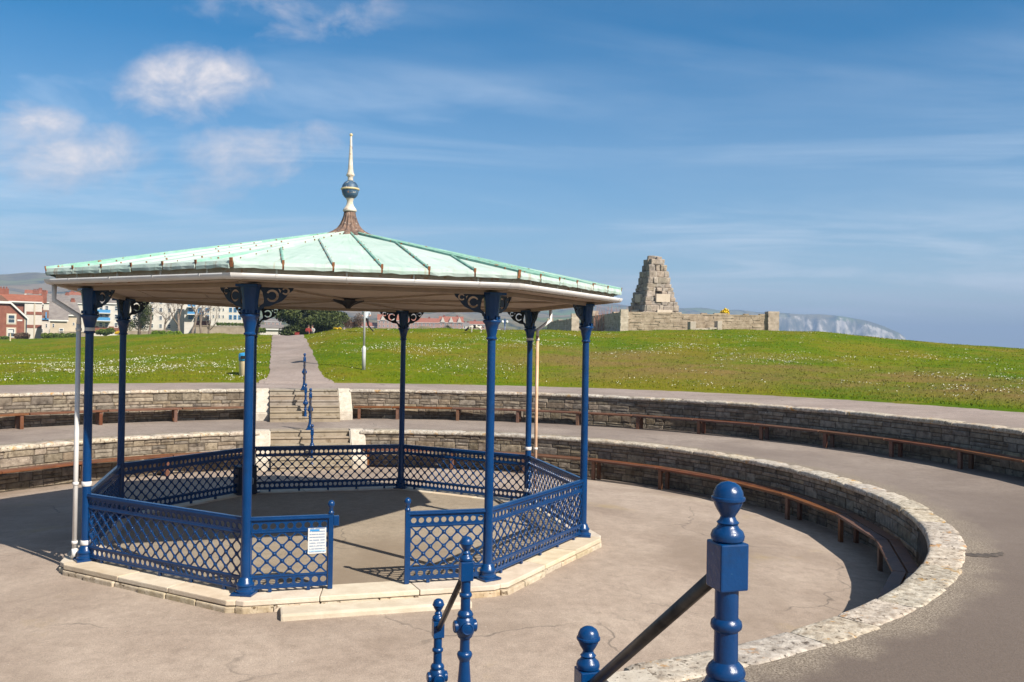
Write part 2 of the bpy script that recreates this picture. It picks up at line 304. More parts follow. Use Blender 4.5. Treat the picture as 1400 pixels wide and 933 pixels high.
t = mt['tar_arena'].node_tree; b = t.nodes['Principled BSDF']; c = b.inputs['Base Color'].links[0].from_socket; pos = N(t, 'ShaderNodeNewGeometry').outputs['Position']
ln_ = N(t, 'ShaderNodeTexNoise', ins={'Vector': pos, 'Scale': 0.42, 'Detail': 7, 'Roughness': 0.65}).outputs[0]
t.links.new(mixc(t, ramp(t, ln_, [(0.60, (0, 0, 0)), (0.74, (0.6, 0.6, 0.6))]), c, (0.30, 0.225, 0.10)), b.inputs['Base Color'])
mt['tar_terr'] = tarmac('terrace_tarmac', (0.21, 0.17, 0.143), (0.27, 0.225, 0.19), (0.165, 0.132, 0.112), gravel_r=10.62)
mt['tar_path'] = tarmac('path_tarmac', (0.24, 0.19, 0.163), (0.30, 0.245, 0.213), (0.19, 0.155, 0.128))
mt['tar_floor'] = tarmac('bandstand_floor_tarmac', (0.25, 0.205, 0.15), (0.30, 0.25, 0.19), (0.2, 0.155, 0.11))
print('materials ok')

# ------------------------------------------------------------------ the sunken ring: arena, terraces
RF1, RF2 = 10.13, 14.60            # faces of the inner and outer curved wall
Z_MID, Z_UP = 0.60, 1.616
R_GRASS = 20.0
TH_FAR, TH_NEAR = R_(104), R_(-76)
def P2(r, th, z=0.0): return Vector((CC.x + r * math.cos(th), CC.y + r * math.sin(th), z))
def za(x, y):
    d = math.hypot(x, y); return -0.15 - 0.055 * max(0.0, d - 4.6)
def disc(name, radii, zf, mat, seg=180):
    V = []; F = []
    for r in radii:
        for k in range(seg):
            p = P2(r, 2 * math.pi * k / seg); V.append((p.x, p.y, zf(p.x, p.y)))
    for i in range(len(radii) - 1):
        for k in range(seg):
            k2 = (k + 1) % seg; F.append((i * seg + k, (i + 1) * seg + k, (i + 1) * seg + k2, i * seg + k2))
    return struct(put(name, npmesh(name, V, F, mat, True)))
disc('arena_ground', [0.01, 1, 2, 3, 4, 5, 6, 7, 8, 9, 9.6, 10.18], za, mt['tar_arena'])
disc('terrace_ground', [10.5, 11.2, 12, 13, 14, 14.66], lambda x, y: Z_MID - 0.004, mt['tar_terr'])
disc('upper_path', [14.9, 16, 17, 18, 19, 20.6], lambda x, y: Z_UP - 0.006, mt['tar_path'])

# a broken crescent in the terrace tarmac beside the coping
V = []; F = []; c0 = onz(1338, 757, Z_MID)
for i in range(25):
    a = R_(200 + 130 * i / 24); wv = 0.11 * math.sin(math.pi * i / 24) * (1 + .3 * math.sin(i * 2.1)) + .004; r_ = .46
    for d in (-wv, 0, wv * .8): V.append((c0.x + (r_ + d) * math.cos(a) * 1.0, c0.y + .35 + (r_ + d) * math.sin(a) * 1.0, Z_MID + (.001 if d else .006)))
for i in range(24):
    for j in range(2): F.append((i * 3 + j, i * 3 + j + 1, i * 3 + 4 + j, i * 3 + 3 + j))
mt['patch'] = pmat('broken_tarmac', (0.045, 0.037, 0.031), (0.12, 0.098, 0.082), rough=.95, scale=14, bump=.8, bscale=50)
struct(put('tarmac_crack', npmesh('tarmac_crack', V, F, mt['patch'], True)))
# stones: a few shared shapes, front at y = 0 facing -y
def stone_mesh(seed, mat):
    q = random.Random(seed); b = 0.06; j = lambda s: q.uniform(-s, s)
    C4 = [(-.5, -.5), (.5, -.5), (.5, .5), (-.5, .5)]
    v = [(x * .98, 0.10, z * .98) for x, z in C4] + [(x + j(.012), 0.014 + j(.004), z + j(.02)) for x, z in C4]
    v += [((x * (1 - b)) + j(.02), -0.004 + j(.007), z * (1 - 2.4 * b) + j(.03)) for x, z in C4] + [(j(.2), -0.012 + j(.008), j(.15))]
    f = [(i, (i + 1) % 4, 4 + (i + 1) % 4, 4 + i) for i in range(4)] + [(4 + i, 4 + (i + 1) % 4, 8 + (i + 1) % 4, 8 + i) for i in range(4)] + [(8 + i, 8 + (i + 1) % 4, 12) for i in range(4)]
    me = bpy.data.meshes.new('stone'); me.from_pydata(v, [], f); me.materials.append(mat); return me
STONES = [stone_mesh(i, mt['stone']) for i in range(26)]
def curved_box(name, r0, r1, a0, a1, zf0, z1, mat, step=R_(1.5), parent=None):
    n = max(2, int(abs(a1 - a0) / step) + 1); V = []; F = []
    for i in range(n + 1):
        a = a0 + (a1 - a0) * i / n
        for r, top in ((r0, 0), (r1, 0), (r1, 1), (r0, 1)):
            p = P2(r, a); V.append((p.x, p.y, z1 if top else zf0))
    for i in range(n):
        for k in range(4):
            k2 = (k + 1) % 4; F.append((i * 4 + k, i * 4 + k2, i * 4 + 4 + k2, i * 4 + 4 + k))
    mb = MB(); mb.v = V; mb.f = F + [(3, 2, 1, 0), tuple(n * 4 + k for k in range(4))]
    bmo = mb.build(name, mat, parent); bm = bmesh.new(); bm.from_mesh(bmo.data); bmesh.ops.recalc_face_normals(bm, faces=bm.faces); bm.to_mesh(bmo.data); bm.free()
    return bmo
from mathutils import noise as mnoise
def coping_mesh(r0, r1, a0, a1, z0, z1, fine, seed):
    """one worn slab, rounded arris, lumpy"""
    na = 14 if fine else 5; prof = []
    w, h = r1 - r0, z1 - z0; b = 0.035
    prof = [(w, 0), (0.02, 0), (0, 0.02), (0, h - b), (b * .35, h - b * .35), (b, h)]
    m = 6 if fine else 2
    prof += [(b + (w - 2 * b) * i / m, h) for i in range(1, m)] + [(w - b, h), (w - b * .35, h - b * .35), (w, h - b)]
    V = []; F = []; k = len(prof); am = (a0 + a1) / 2; o = P2((r0 + r1) / 2, am, 0)
    for i in range(na + 1):
        t = i / na; a = a0 + (a1 - a0) * t; endz = -0.018 if i in (0, na) else 0
        for (d, z) in prof:
            p = P2(r0 + d, a); s = Vector((p.x * 3.1, p.y * 3.1, z * 3 + seed))
            amp = 0.012 if fine else 0.010
            q = mnoise.noise(s) * amp + mnoise.noise(s * 3.3) * amp * 0.55
            edge = (1 if d < w * .5 else -1)
            p2 = P2(r0 + d + (q * 1.1 if z > 0.01 else 0), a)
            V.append((p2.x - o.x, p2.y - o.y, z0 + z + (q + endz if z > h * .5 else 0)))
    for i in range(na):
        for j in range(k):
            j2 = (j + 1) % k; F.append((i * k + j, (i + 1) * k + j, (i + 1) * k + j2, i * k + j2))
    F.append(tuple(range(k))); F.append(tuple(na * k + j for j in range(k - 1, -1, -1)))
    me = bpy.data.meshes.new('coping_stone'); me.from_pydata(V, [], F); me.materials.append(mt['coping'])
    bm = bmesh.new(); bm.from_mesh(me); bmesh.ops.recalc_face_normals(bm, faces=bm.faces)
    for f in bm.faces: f.smooth = True
    for e in bm.edges:
        if len(e.link_faces) == 2 and e.calc_face_angle(0) > R_(55): e.smooth = False
    bm.to_mesh(me); bm.free()
    return me, o
def ring_wall(label, RF, zb, zt, a_start, a_end, vis0, vis1, seed, group):
    """a_start..a_end whole wall; stones one by one within vis0..vis1 (degrees, going round)"""
    q = random.Random(seed); cop = 0.10
    root = curved_box('stone_wall', RF + 0.018, RF + 0.40, R_(a_start), R_(a_end), zb - 0.25, zt - cop + 0.01, mt['mortar'])
    tag(root, label, 'wall', group)
    # courses
    z = zb - 0.03; lo, hi = min(vis0, vis1), max(vis0, vis1); made = []
    while z < zt - cop - 0.03:
        h = q.choice([0.10, 0.13, 0.16, 0.19, 0.225, 0.25])
        if zt - cop - (z + h) < 0.08: h = zt - cop - z
        a = lo + q.uniform(-1.5, 0); ph = q.random()
        while a < hi:
            L = q.uniform(0.24, 0.62) if q.random() < .85 else q.uniform(.6, .85)
            da = math.degrees(L / RF)
            if a + da > hi: da = hi - a; L = R_(da) * RF
            if L < 0.1: break
            am = a + da / 2
            if am > lo and L > .12:
                subs = [(z, h)]
                if h > .155 and q.random() < .45: s1 = h * q.uniform(.4, .6); subs = [(z, s1), (z + s1, h - s1)]
                for (zz, hh) in subs:
                    o = put('stone', q.choice(STONES), root, P2(RF + q.uniform(-.007, .010), R_(am), zz + hh / 2), R_(am - 90))
                    o.scale = ((L - 0.012) * q.choice([1, -1]), 1, (hh - 0.011) * q.choice([1, -1])); made.append(o)
            a += da
        z += h
    sts = [o for o in made]
    if len(sts) > 300:      # the 300 that show largest stay single, the smallest are joined
        sts.sort(key=lambda o: -abs(o.scale.x * o.scale.z) / (o.location - CAM).length_squared)
        mb = MB()
        for o in sts[300:]:
            M = Matrix.LocRotScale(o.location, o.rotation_euler, o.scale); flip = o.scale.x * o.scale.z < 0
            mb.add([M @ v.co for v in o.data.vertices], [tuple(reversed(p.vertices)) if flip else tuple(p.vertices) for p in o.data.polygons]); bpy.data.objects.remove(o)
        mb.build('small_stones', mt['stone'], root)['kind'] = 'stuff'
    # coping
    a0, a1 = min(a_start, a_end), max(a_start, a_end); a = a0; i = 0
    while a < a1 - 0.05:
        L = q.uniform(0.75, 1.35); da = math.degrees(L / RF)
        if a1 - (a + da) < math.degrees(0.4 / RF): da = a1 - a
        p = P2(RF, R_(a + da / 2)); fine = (p - Vector((CAM.x, CAM.y, 0))).length < 17
        me, o = coping_mesh(RF - 0.045 + q.uniform(-.012, .012), RF + 0.44 + q.uniform(-.02, .02), R_(a + .03), R_(a + da - .03), zt - cop + q.uniform(-.006, .006), zt + 0.006 + q.uniform(-.004, .010), fine, seed + i * 1.7)
        put('coping_stone', me, root, o); a += da; i += 1
    return root
ZA1 = -0.44
ring_wall('inner curved stone wall on the side where its coping sweeps round past the handrail', RF1, ZA1, Z_MID, 104 - 8.4, -76 + 8.4, 95.6, -16, 11, 'curved walls round the bandstand')
ring_wall('inner curved stone wall running from the far steps towards the houses', RF1, ZA1, Z_MID, 104 + 8.4, 284 - 8.4, 112.4, 162, 12, 'curved walls round the bandstand')
ring_wall('outer curved stone wall below the path on the side of the ruined pyramid', RF2, Z_MID, Z_UP, 104 - 6.2, -76 + 6.2, 97.8, 1, 13, 'curved walls round the bandstand')
ring_wall('outer curved stone wall below the path on the side of the red brick houses', RF2, Z_MID, Z_UP, 104 + 6.2, 284 - 6.2, 110.2, 150, 14, 'curved walls round the bandstand')

# ------------------------------------------------------------------ steps with cheek blocks, centre handrails
def step_mesh(x0, x1, y0, y1, z0, z1, seed):
    mb = MB().box(x0, x1, y0, y1, z0, z1 - .052); mb.box(x0, x1, y0 - .03, y1 - .012, z1 - .05, z1); return mb.mesh('step', mt['step'], bevel=0.012)
def flight(label, th, RF, zt, zb):
    e = empty('stone_steps', (CC.x, CC.y, 0), th - math.pi / 2, label, 'steps', 'flights of steps')
    n = 6; h = (zt - zb) / n; yt = RF - 0.22 if RF > 12 else RF + 0.12; t = 0.25; hw = 1.16
    put('step', step_mesh(-hw, hw, yt, RF + 0.75, zb - .2, zt - 0.001, 0), e)
    for k in range(n - 1):
        put('step', step_mesh(-hw + .002 * k, hw - .002 * k, yt - t * (k + 1), yt - t * k - .002, zb - .3, zt - (k + 1) * h, k + 1), e)
    for s in (-1, 1):
        yf = RF - 0.85 if RF > 12 else RF - 0.8
        pts = [(RF + .46, zb - .3), (RF + .46, zt + .02), (RF - .02, zt + .02), (yf, zb + .26), (yf, zb - .3)]
        mb = MB(); x0, x1 = (hw + .004, hw + .47) if s > 0 else (-hw - .47, -hw - .004)
        vv = [(x, y, z) for x in (x0, x1) for (y, z) in pts]; k = len(pts)
        mb.add(vv, [tuple(range(k - 1, -1, -1)), tuple(range(k, 2 * k))] + [(i, (i + 1) % k, k + (i + 1) % k, k + i) for i in range(k)])
        o = mb.build('cheek_block', mt['cheek'], e)
        bm = bmesh.new(); bm.from_mesh(o.data); bmesh.ops.recalc_face_normals(bm, faces=bm.faces)
        bmesh.ops.bevel(bm, geom=bm.edges[:], offset=.03, segments=2, affect='EDGES'); bm.to_mesh(o.data); bm.free()
    return e
flight('upper flight of pale steps leading to the path across the lawn', TH_FAR, RF2, Z_UP, Z_MID)
flight('lower flight of pale steps behind the bandstand railing', TH_FAR, RF1, Z_MID, ZA1 - .03)
flight('upper flight of pale steps under the thick dark handrail', TH_NEAR, RF2, Z_UP, Z_MID)
flight('lower flight of pale steps in front of the bandstand entrance', TH_NEAR, RF1, Z_MID, ZA1 + .04)

def post_meshes():
    a = MB()
    # foot: square pedestal, flared shaft, rings, boss, shaft (z up from the ground)
    a.box(-.105, .105, -.105, .105, 0, .05); a.box(-.085, .085, -.085, .085, .05, .085)
    a.lathe([(.082, .085), (.08, .11), (.062, .14), (.05, .2), (.042, .3), (.038, .36)], 18)
    a.lathe([(.04, .36), (.055, .39), (.058, .405), (.052, .42), (.038, .43), (.036, .51), (.04, .525), (.05, .53), (.055, .54)], 18)
    a.lathe([(.05, .685), (.058, .69), (.06, .70), (.052, .717), (.037, .732), (.036, .822), (.046, .832), (.048, .842), (.046, .852), (.036, .862), (.036, .956)], 18)
    a.lathe([(.032, .40), (.032, .76)], 12)
    shaft = a.mesh('post', mt['blue'])
    k = MB()
    def boss(ang, z): return 1
    k.lathe([(.048, .535), (.06, .55), (.072, .58), (.075, .613), (.072, .645), (.06, .675), (.05, .687)], 16)
    for i in range(4):
        M = Matrix.Rotation(R_(90 * i), 4, 'Z') @ Matrix.Translation((.058, 0, .613)) @ Matrix.Rotation(R_(90), 4, 'Y')
        k.lathe([(.046, 0), (.046, .022), (.038, .028), (.034, .024), (.001, .03)], 14, M)
    boss_m = k.mesh('boss', mt['blue'])
    b = MB().box(-.0465, .0465, -.0465, .0465, .952, 1.094).mesh('block', mt['blue'], bevel=.006)
    f = MB(); f.lathe([(.04, 1.092), (.049, 1.1), (.051, 1.112), (.046, 1.126), (.034, 1.136), (.03, 1.145), (.034, 1.152), (.026, 1.16), (.022, 1.17), (.026, 1.178),
             (.034, 1.19), (.0415, 1.205), (.0455, 1.217), (.0505, 1.219), (.0515, 1.224), (.0505, 1.229), (.0465, 1.231), (.044, 1.246), (.0355, 1.262), (.021, 1.272), (.004, 1.276)], 24)
    fin = f.mesh('ball_finial', mt['blue'])
    for me in (shaft, boss_m, fin):
        bm = bmesh.new(); bm.from_mesh(me)
        for x in bm.faces: x.smooth = True
        for e in bm.edges:
            if len(e.link_faces) == 2 and e.calc_face_angle(0) > R_(38): e.smooth = False
        bm.to_mesh(me); bm.free()
    return shaft, boss_m, b, fin
PM = post_meshes()
def handrail(label, th, ytop, ztop, ybot, zbot, xo=0.0):
    e = empty('handrail', (CC.x, CC.y, 0), th - math.pi / 2, label, 'handrail', 'handrails down the middle of the steps')
    for y, z in ((ytop, ztop), (ybot, zbot)):
        p = put('post', PM[0], e, (xo, y, z)); put('boss', PM[1], p); put('block', PM[2], p); put('ball_finial', PM[3], p)
    A = Vector((xo, ytop - .05, ztop + .985)); B = Vector((xo, ybot + .02, zbot + 1.02))
    mb = MB().tube([A, B], .0225, 14); o = mb.build('rail', mt['rail'], e, True)
    return e
HU = (Z_UP - Z_MID) / 6
handrail('handrail on the upper steps with one post standing beside the lichened coping', TH_NEAR, 14.40, Z_UP, 13.27, Z_MID + HU + .05, .155)
handrail('handrail on the lower steps in front of the bandstand entrance', TH_NEAR, 10.50, Z_MID, 9.52, -.14, .035)
handrail('handrail on the steps that climb to the path across the lawn', TH_FAR, 14.42, Z_UP, 13.30, Z_MID + .01)
handrail('handrail on the lower steps behind the bandstand railing', TH_FAR, 10.45, Z_MID, 9.3, -.40)

# ------------------------------------------------------------------ benches against the curved walls
def bench(a, b, RF, zg, seat, label, group, end=False):
    th = R_((a + b) / 2); e = empty('wooden_bench', P2(RF - .25, th, zg), 0, label, 'bench', group); o = e.location
    sgn = 1 if b > a else -1; g = R_(0.06) * sgn
    for (d0, d1) in ((-.50, -.315), (-.285, -.10)):
        pts = [P2(RF + d0, R_(a) + g), P2(RF + d1, R_(a) + g), P2(RF + d1, R_(b) - g), P2(RF + d0, R_(b) - g)]
        pts = [(p.x - o.x, p.y - o.y) for p in pts]
        if area(pts) < 0: pts.reverse()
        MB().vprism(pts, seat - .05, seat).build('plank', mt['wood'], e, bevel=.008)
    for jj in ([a, b] if end else [a]):
        for d in (-.455, -.15):
            p = P2(RF + d, R_(jj) + g * 14 * (1 if jj == a else -1)); zl = (za(p.x, p.y) if RF < 12 else zg) - zg
            MB().box(-.05, .05, -.035, .035, zl - .02, seat - .05).build('leg', mt['wood'], e, bevel=.006, loc=(p.x - o.x, p.y - o.y, 0), rz=R_(jj - 90))
        p = P2(RF - .30, R_(jj) + g * 14 * (1 if jj == a else -1))
        MB().box(-.025, .025, -.19, .19, seat - .12, seat - .052).build('bearer', mt['wood'], e, loc=(p.x - o.x, p.y - o.y, 0), rz=R_(jj - 90))
def bench_run(js, RF, zg, seat, label, group):
    for i in range(len(js) - 1): bench(js[i], js[i + 1], RF, zg, seat, label, group, i == len(js) - 2)
bench_run([97.2, 91.8] + [83.15 - 8.72 * k for k in range(12)], RF2, Z_MID, 0.45, 'brown wooden bench section on the terrace against the outer wall below the ruin', 'benches on the outer wall, ruin side')
bench_run([110.9, 120.1, 129.3, 138.4, 147.5, 156.6], RF2, Z_MID, 0.45, 'brown wooden bench section on the terrace against the outer wall towards the houses', 'benches on the outer wall, house side')
bench_run([95.0, 79.8, 66.6, 53.4, 40.4, 27.2, 13.8, 0.6, -12.6, -25.8, -39], RF1, -0.43, 0.53, 'brown wooden bench section at ground level against the inner wall below the ruin', 'benches on the inner wall, ruin side')
bench_run([113.2, 127, 140.2, 153.4, 166.6, 180], RF1, -0.43, 0.53, 'brown wooden bench section at ground level against the inner wall towards the houses', 'benches on the inner wall, house side')

# ------------------------------------------------------------------ the bandstand
RC = 4.267
AK = [R_(-98.6 + 45 * k) for k in range(8)]
CP = [Vector((RC * math.cos(a), RC * math.sin(a), 0)) for a in AK]
def octp(R, k): return Vector((R * math.cos(AK[k % 8]), R * math.sin(AK[k % 8]), 0))
bs = empty('bandstand', (0, 0, -0.15), 0, 'octagonal bandstand with blue iron columns and a pale green copper roof', 'bandstand')
OFF = Vector((0, 0, 0.15))
def bput(name, me, parent=None, loc=(0, 0, 0), rz=0):
    l = Vector(loc)
    return put(name, me, parent or bs, l + OFF if parent is None else l, rz)
def bbuild(mb, name, mat, parent=None, smooth=False, bevel=0, loc=(0, 0, 0), rz=0):
    return bput(name, mb.mesh(name, mat, smooth, bevel), parent, loc, rz)
# floor slab
mb = MB(); mb.vprism([(octp(4.05, k).x, octp(4.05, k).y) for k in range(8)], -.25, -.004); bbuild(mb, 'floor_slab', mt['tar_floor'])
# plinth: two courses of stones round the octagon
plin = MB(); plin.vprism([(octp(4.50, k).x, octp(4.50, k).y) for k in range(8)], -.35, -.03); plinth = bbuild(plin, 'plinth', mt['mortar'])
pq = random.Random(3)
for k in range(8):
    for (Ro, Ri, z0, z1, n, mat, nm) in ((4.63, 4.06, -.075, .0, 3, mt['kerb'], 'kerb_stone'), (4.66, 4.40, -.24, -.082, 6, mt['kerb2'], 'plinth_stone')):
        ts = [0.0] + sorted((i + pq.uniform(-.18, .18)) / n for i in range(1, n)) + [1.0]
        A, B, a, b = octp(Ro, k), octp(Ro, k + 1), octp(Ri, k), octp(Ri, k + 1)
        for i in range(n):
            g = .0016
            q = [A.lerp(B, ts[i] + g), A.lerp(B, ts[i + 1] - g), a.lerp(b, ts[i + 1] - g), a.lerp(b, ts[i] + g)]
            if i == 0: q[0] = A.lerp(B, .035); q.insert(0, (A * .9945).lerp(B, .0)); q[-1] = a.copy(); q[0] = A * .985
            if i == n - 1: j = 2 if i == 0 else 1; q[j] = A.lerp(B, .965); q.insert(j + 1, B * .985); q[j + 2] = b.copy()
            jz = pq.uniform(-.006, .004); s = pq.uniform(.994, 1.004) if nm == 'plinth_stone' else 1
            mb = MB(); mb.vprism([(p.x * s, p.y * s) for p in q], z0 + (jz if nm != 'kerb_stone' else 0), z1 + jz - .004)
            bbuild(mb, nm, mat, plinth, False, .012 if nm == 'kerb_stone' else .018)
# low slab step at the entrance
d01 = (octp(1, 1) - octp(1, 0)).normalized(); n01 = Vector((d01.y, -d01.x, 0)); mid = (octp(4.66, 0) + octp(4.66, 1)) / 2
st = MB().box(-1.22, 1.22, -.02, .36, -.22, -.085); Mst = math.atan2(d01.y, d01.x)
o = bbuild(st, 'entrance_slab', mt['kerb'], None, False, .03, mid + n01 * .36 - d01 * -.02, Mst)
# columns
colm = MB()
colm.box(-.14, .14, -.14, .14, 0, .025); colm.lathe([(.125, .025), (.125, .05), (.108, .065), (.108, .1), (.118, .112), (.118, .13), (.098, .15), (.082, .2), (.065, .22)], 24)
colm.lathe([(.064, .2), (.062, 1.5), (.058, 3.36), (.058, 3.40)], 24)
capm = MB()
capm.lathe([(.058, 3.36), (.078, 3.375), (.08, 3.39), (.066, 3.405), (.068, 3.44), (.086, 3.52), (.1, 3.585), (.125, 3.61), (.13, 3.625), (.125, 3.64), (.098, 3.65)], 24)
capm.lathe([(.096, 3.645), (.1, 3.72), (.106, 3.8), (.116, 3.9), (.128, 3.97), (.13, 4.0)], 40, None, lambda a, z: 1 - .07 * (0.5 + 0.5 * math.cos(10 * a)))
capm.box(-.145, .145, -.145, .145, 3.995, 4.03)
for i in range(10):
    a = 2 * math.pi * i / 10; M = Matrix.Rotation(a, 4, 'Z') @ Matrix.Translation((.107, 0, 3.675)); capm.box(-.01, .014, -.012, .012, -.02, .025, M)
colme = colm.mesh('column', mt['blue']); capme = capm.mesh('capital', mt['blue'])
for me in (colme, capme):
    bm = bmesh.new(); bm.from_mesh(me)
    for x in bm.faces: x.smooth = True
    for e in bm.edges:
        if len(e.link_faces) == 2 and e.calc_face_angle(0) > R_(38): e.smooth = False
    bm.to_mesh(me); bm.free()
def circ(cx, cz, r, n=18, ph=0): return [(cx + r * math.cos(2 * math.pi * i / n + ph), cz + r * math.sin(2 * math.pi * i / n + ph)) for i in range(n)]
def bracket_mesh():
    out = [(.075, 3.66), (.10, 3.67), (.135, 3.70), (.15, 3.735), (.19, 3.745), (.25, 3.752), (.31, 3.785), (.35, 3.80), (.40, 3.825), (.45, 3.875), (.475, 3.92), (.53, 3.96), (.56, 4.025), (.075, 4.025)]
    def scroll(cx, cz, r, ri):
        # ring opening with a disc left standing on its inner side
        n = 22; oc = [(cx + r * math.cos(t), cz + r * math.sin(t)) for t in [R_(-150 + 300 * i / n) for i in range(n + 1)]]
        ic = [(cx - (r - ri) * .15 + ri * math.cos(t), cz + ri * math.sin(t)) for t in [R_(150 - 300 * i / n) for i in range(n + 1)]]
        return oc + ic
    holes = [scroll(.275, 3.89, .082, .055), scroll(.445, 3.955, .05, .028), [(.10, 3.72), (.125, 3.76), (.165, 3.79), (.17, 3.83), (.15, 3.93), (.10, 4.0)],
             [(.35, 3.985), (.385, 3.965), (.375, 3.93), (.36, 3.96)]]
    return poly_plate('bracket', out, holes, .022, mt['shaded_blue'])  # bracket colour darkened to carry the underside shade
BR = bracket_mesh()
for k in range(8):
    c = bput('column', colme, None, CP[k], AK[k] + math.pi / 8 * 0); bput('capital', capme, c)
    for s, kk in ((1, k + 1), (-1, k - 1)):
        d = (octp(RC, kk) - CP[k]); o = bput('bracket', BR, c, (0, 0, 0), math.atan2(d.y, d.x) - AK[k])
# railings
def rail_meshes(W, c):
    z0, zr1, zr2, z1 = .055, .205, .785, .945
    holes = []; n = int(round(W / (c / 2))); cs = W / n
    for zc in ((z0 + zr1) / 2 + .004, (zr2 + z1) / 2 - .004):
        for i in range(n):
            holes.append(circ((i + .5) * cs, zc, cs * .37, 12))
    # lattice of rounded openings, staggered
    x0, x1, y0, y1 = .012, W - .012, zr1 + .018, zr2 - .018; ny = 3; cz = (zr2 - zr1) / ny; nx = max(1, int(round(2 * W / cz))) / 2; cx = W / nx
    bar = .019; rr = .030
    def dia(px, pz):
        # rounded diamond, corners pulled in
        hx, hz = cx / 2 - bar * .72, cz / 2 - bar * .72; P = []
        for q in range(4):
            a = [(hx, 0), (0, hz), (-hx, 0), (0, -hz)][q]; b = [(0, hz), (-hx, 0), (0, -hz), (hx, 0)][q]
            for t in (.24, .37, .63, .76): P.append((a[0] + (b[0] - a[0]) * t, a[1] + (b[1] - a[1]) * t))
            m = .155
            P.append((b[0] * (1 - m) + 0, b[1] * (1 - m)))
        return [(px + u, pz + v) for u, v in P]
    nodes = []
    i = 0
    for jx in range(int(2 * nx) + 1):
        for jz in range(2 * ny + 1):
            px, pz = jx * cx / 2, zr1 + jz * cz / 2
            if (jx + jz) % 2 == 1:
                q = clip(dia(px, pz), x0, x1, y0, y1)
                if len(q) > 2 and abs(area(q)) > 2e-4: holes.append(q)
            else: nodes.append((px, pz))
    # orient
    lat = poly_plate('lattice', [(0, z0), (W, z0), (W, z1), (0, z1)], holes, .014, mt['blue'])
    b = MB()
    for (px, pz) in nodes:
        if 0.02 < px < W - .02 and zr1 + .01 < pz < zr2 - .01:
            for s in (1, -1):
                M = Matrix.Translation((px, s * .006, pz)) @ Matrix.Rotation(R_(-90 * s), 4, 'X')
                b.lathe([(.021, 0), (.018, .008), (.008, .014), (.001, .015)], 8, M)
    bosses = b.mesh('lattice_bosses', mt['blue'], True)
    r = MB()
    r.box(-.03, W + .03, -.036, .036, .945, .968); r.box(-.03, W + .03, -.028, .028, .964, .99)
    top = r.mesh('railing', mt['blue'], bevel=.004)
    foot = MB().box(-.022, .022, -.016, .016, -.0, .05).mesh('foot', mt['blue'])
    bars = [MB().box(0, W, -.016, .016, a_, b_).mesh('rail_bar', mt['blue'], bevel=.004) for (a_, b_) in ((.045, .066), (.196, .214), (.776, .794), (.925, .943))]
    return lat, bosses, top, foot, bars
L = (CP[1] - CP[0]).length
RL = rail_meshes(L - .13, .208); RS1 = rail_meshes(.985, .208); RS2 = rail_meshes(1.05, .208)
def railing(k, off, W, ms):
    d = (octp(RC, k + 1) - octp(RC, k)).normalized(); p = octp(RC, k) + d * off
    r = bput('railing', ms[2], None, p, math.atan2(d.y, d.x)); bput('lattice', ms[0], r); bput('lattice_bosses', ms[1], r)['kind'] = 'stuff'
    for bm_ in ms[4]: bput('rail_bar', bm_, r)
    n = max(2, int(W / .62))
    for i in range(n): bput('foot', ms[3], r, ((i + .5) * W / n, 0, 0))
    return r
for k in range(1, 8): railing(k, .065, L - .13, RL)
railing(0, .065, .985, RS1); railing(0, L - .065 - 1.05, 1.05, RS2)
d01 = (CP[1] - CP[0]).normalized()
gp = MB(); gp.box(-.032, .032, -.032, .032, 0, 1.0, None); gpm = gp.mesh('gate_post', mt['blue'], bevel=.005)
gf = MB().lathe([(.04, 1.0), (.042, 1.015), (.03, 1.03), (.022, 1.05), (.03, 1.06), (.024, 1.075), (.036, 1.09), (.046, 1.11), (.048, 1.125), (.045, 1.145), (.034, 1.165), (.016, 1.178), (.003, 1.181)], 18)
gfm = gf.mesh('ball_finial', mt['blue'], True)
for i, off in enumerate((1.085, L - 1.15)):
    g = bput('gate_post', gpm, None, CP[0] + d01 * off, math.atan2(d01.y, d01.x)); bput('ball_finial', gfm, g)
    if i == 0: bbuild(MB().box(.034, .105, -.035, .035, .84, .97), 'latch_box', mt['blue'], g, False, .006)
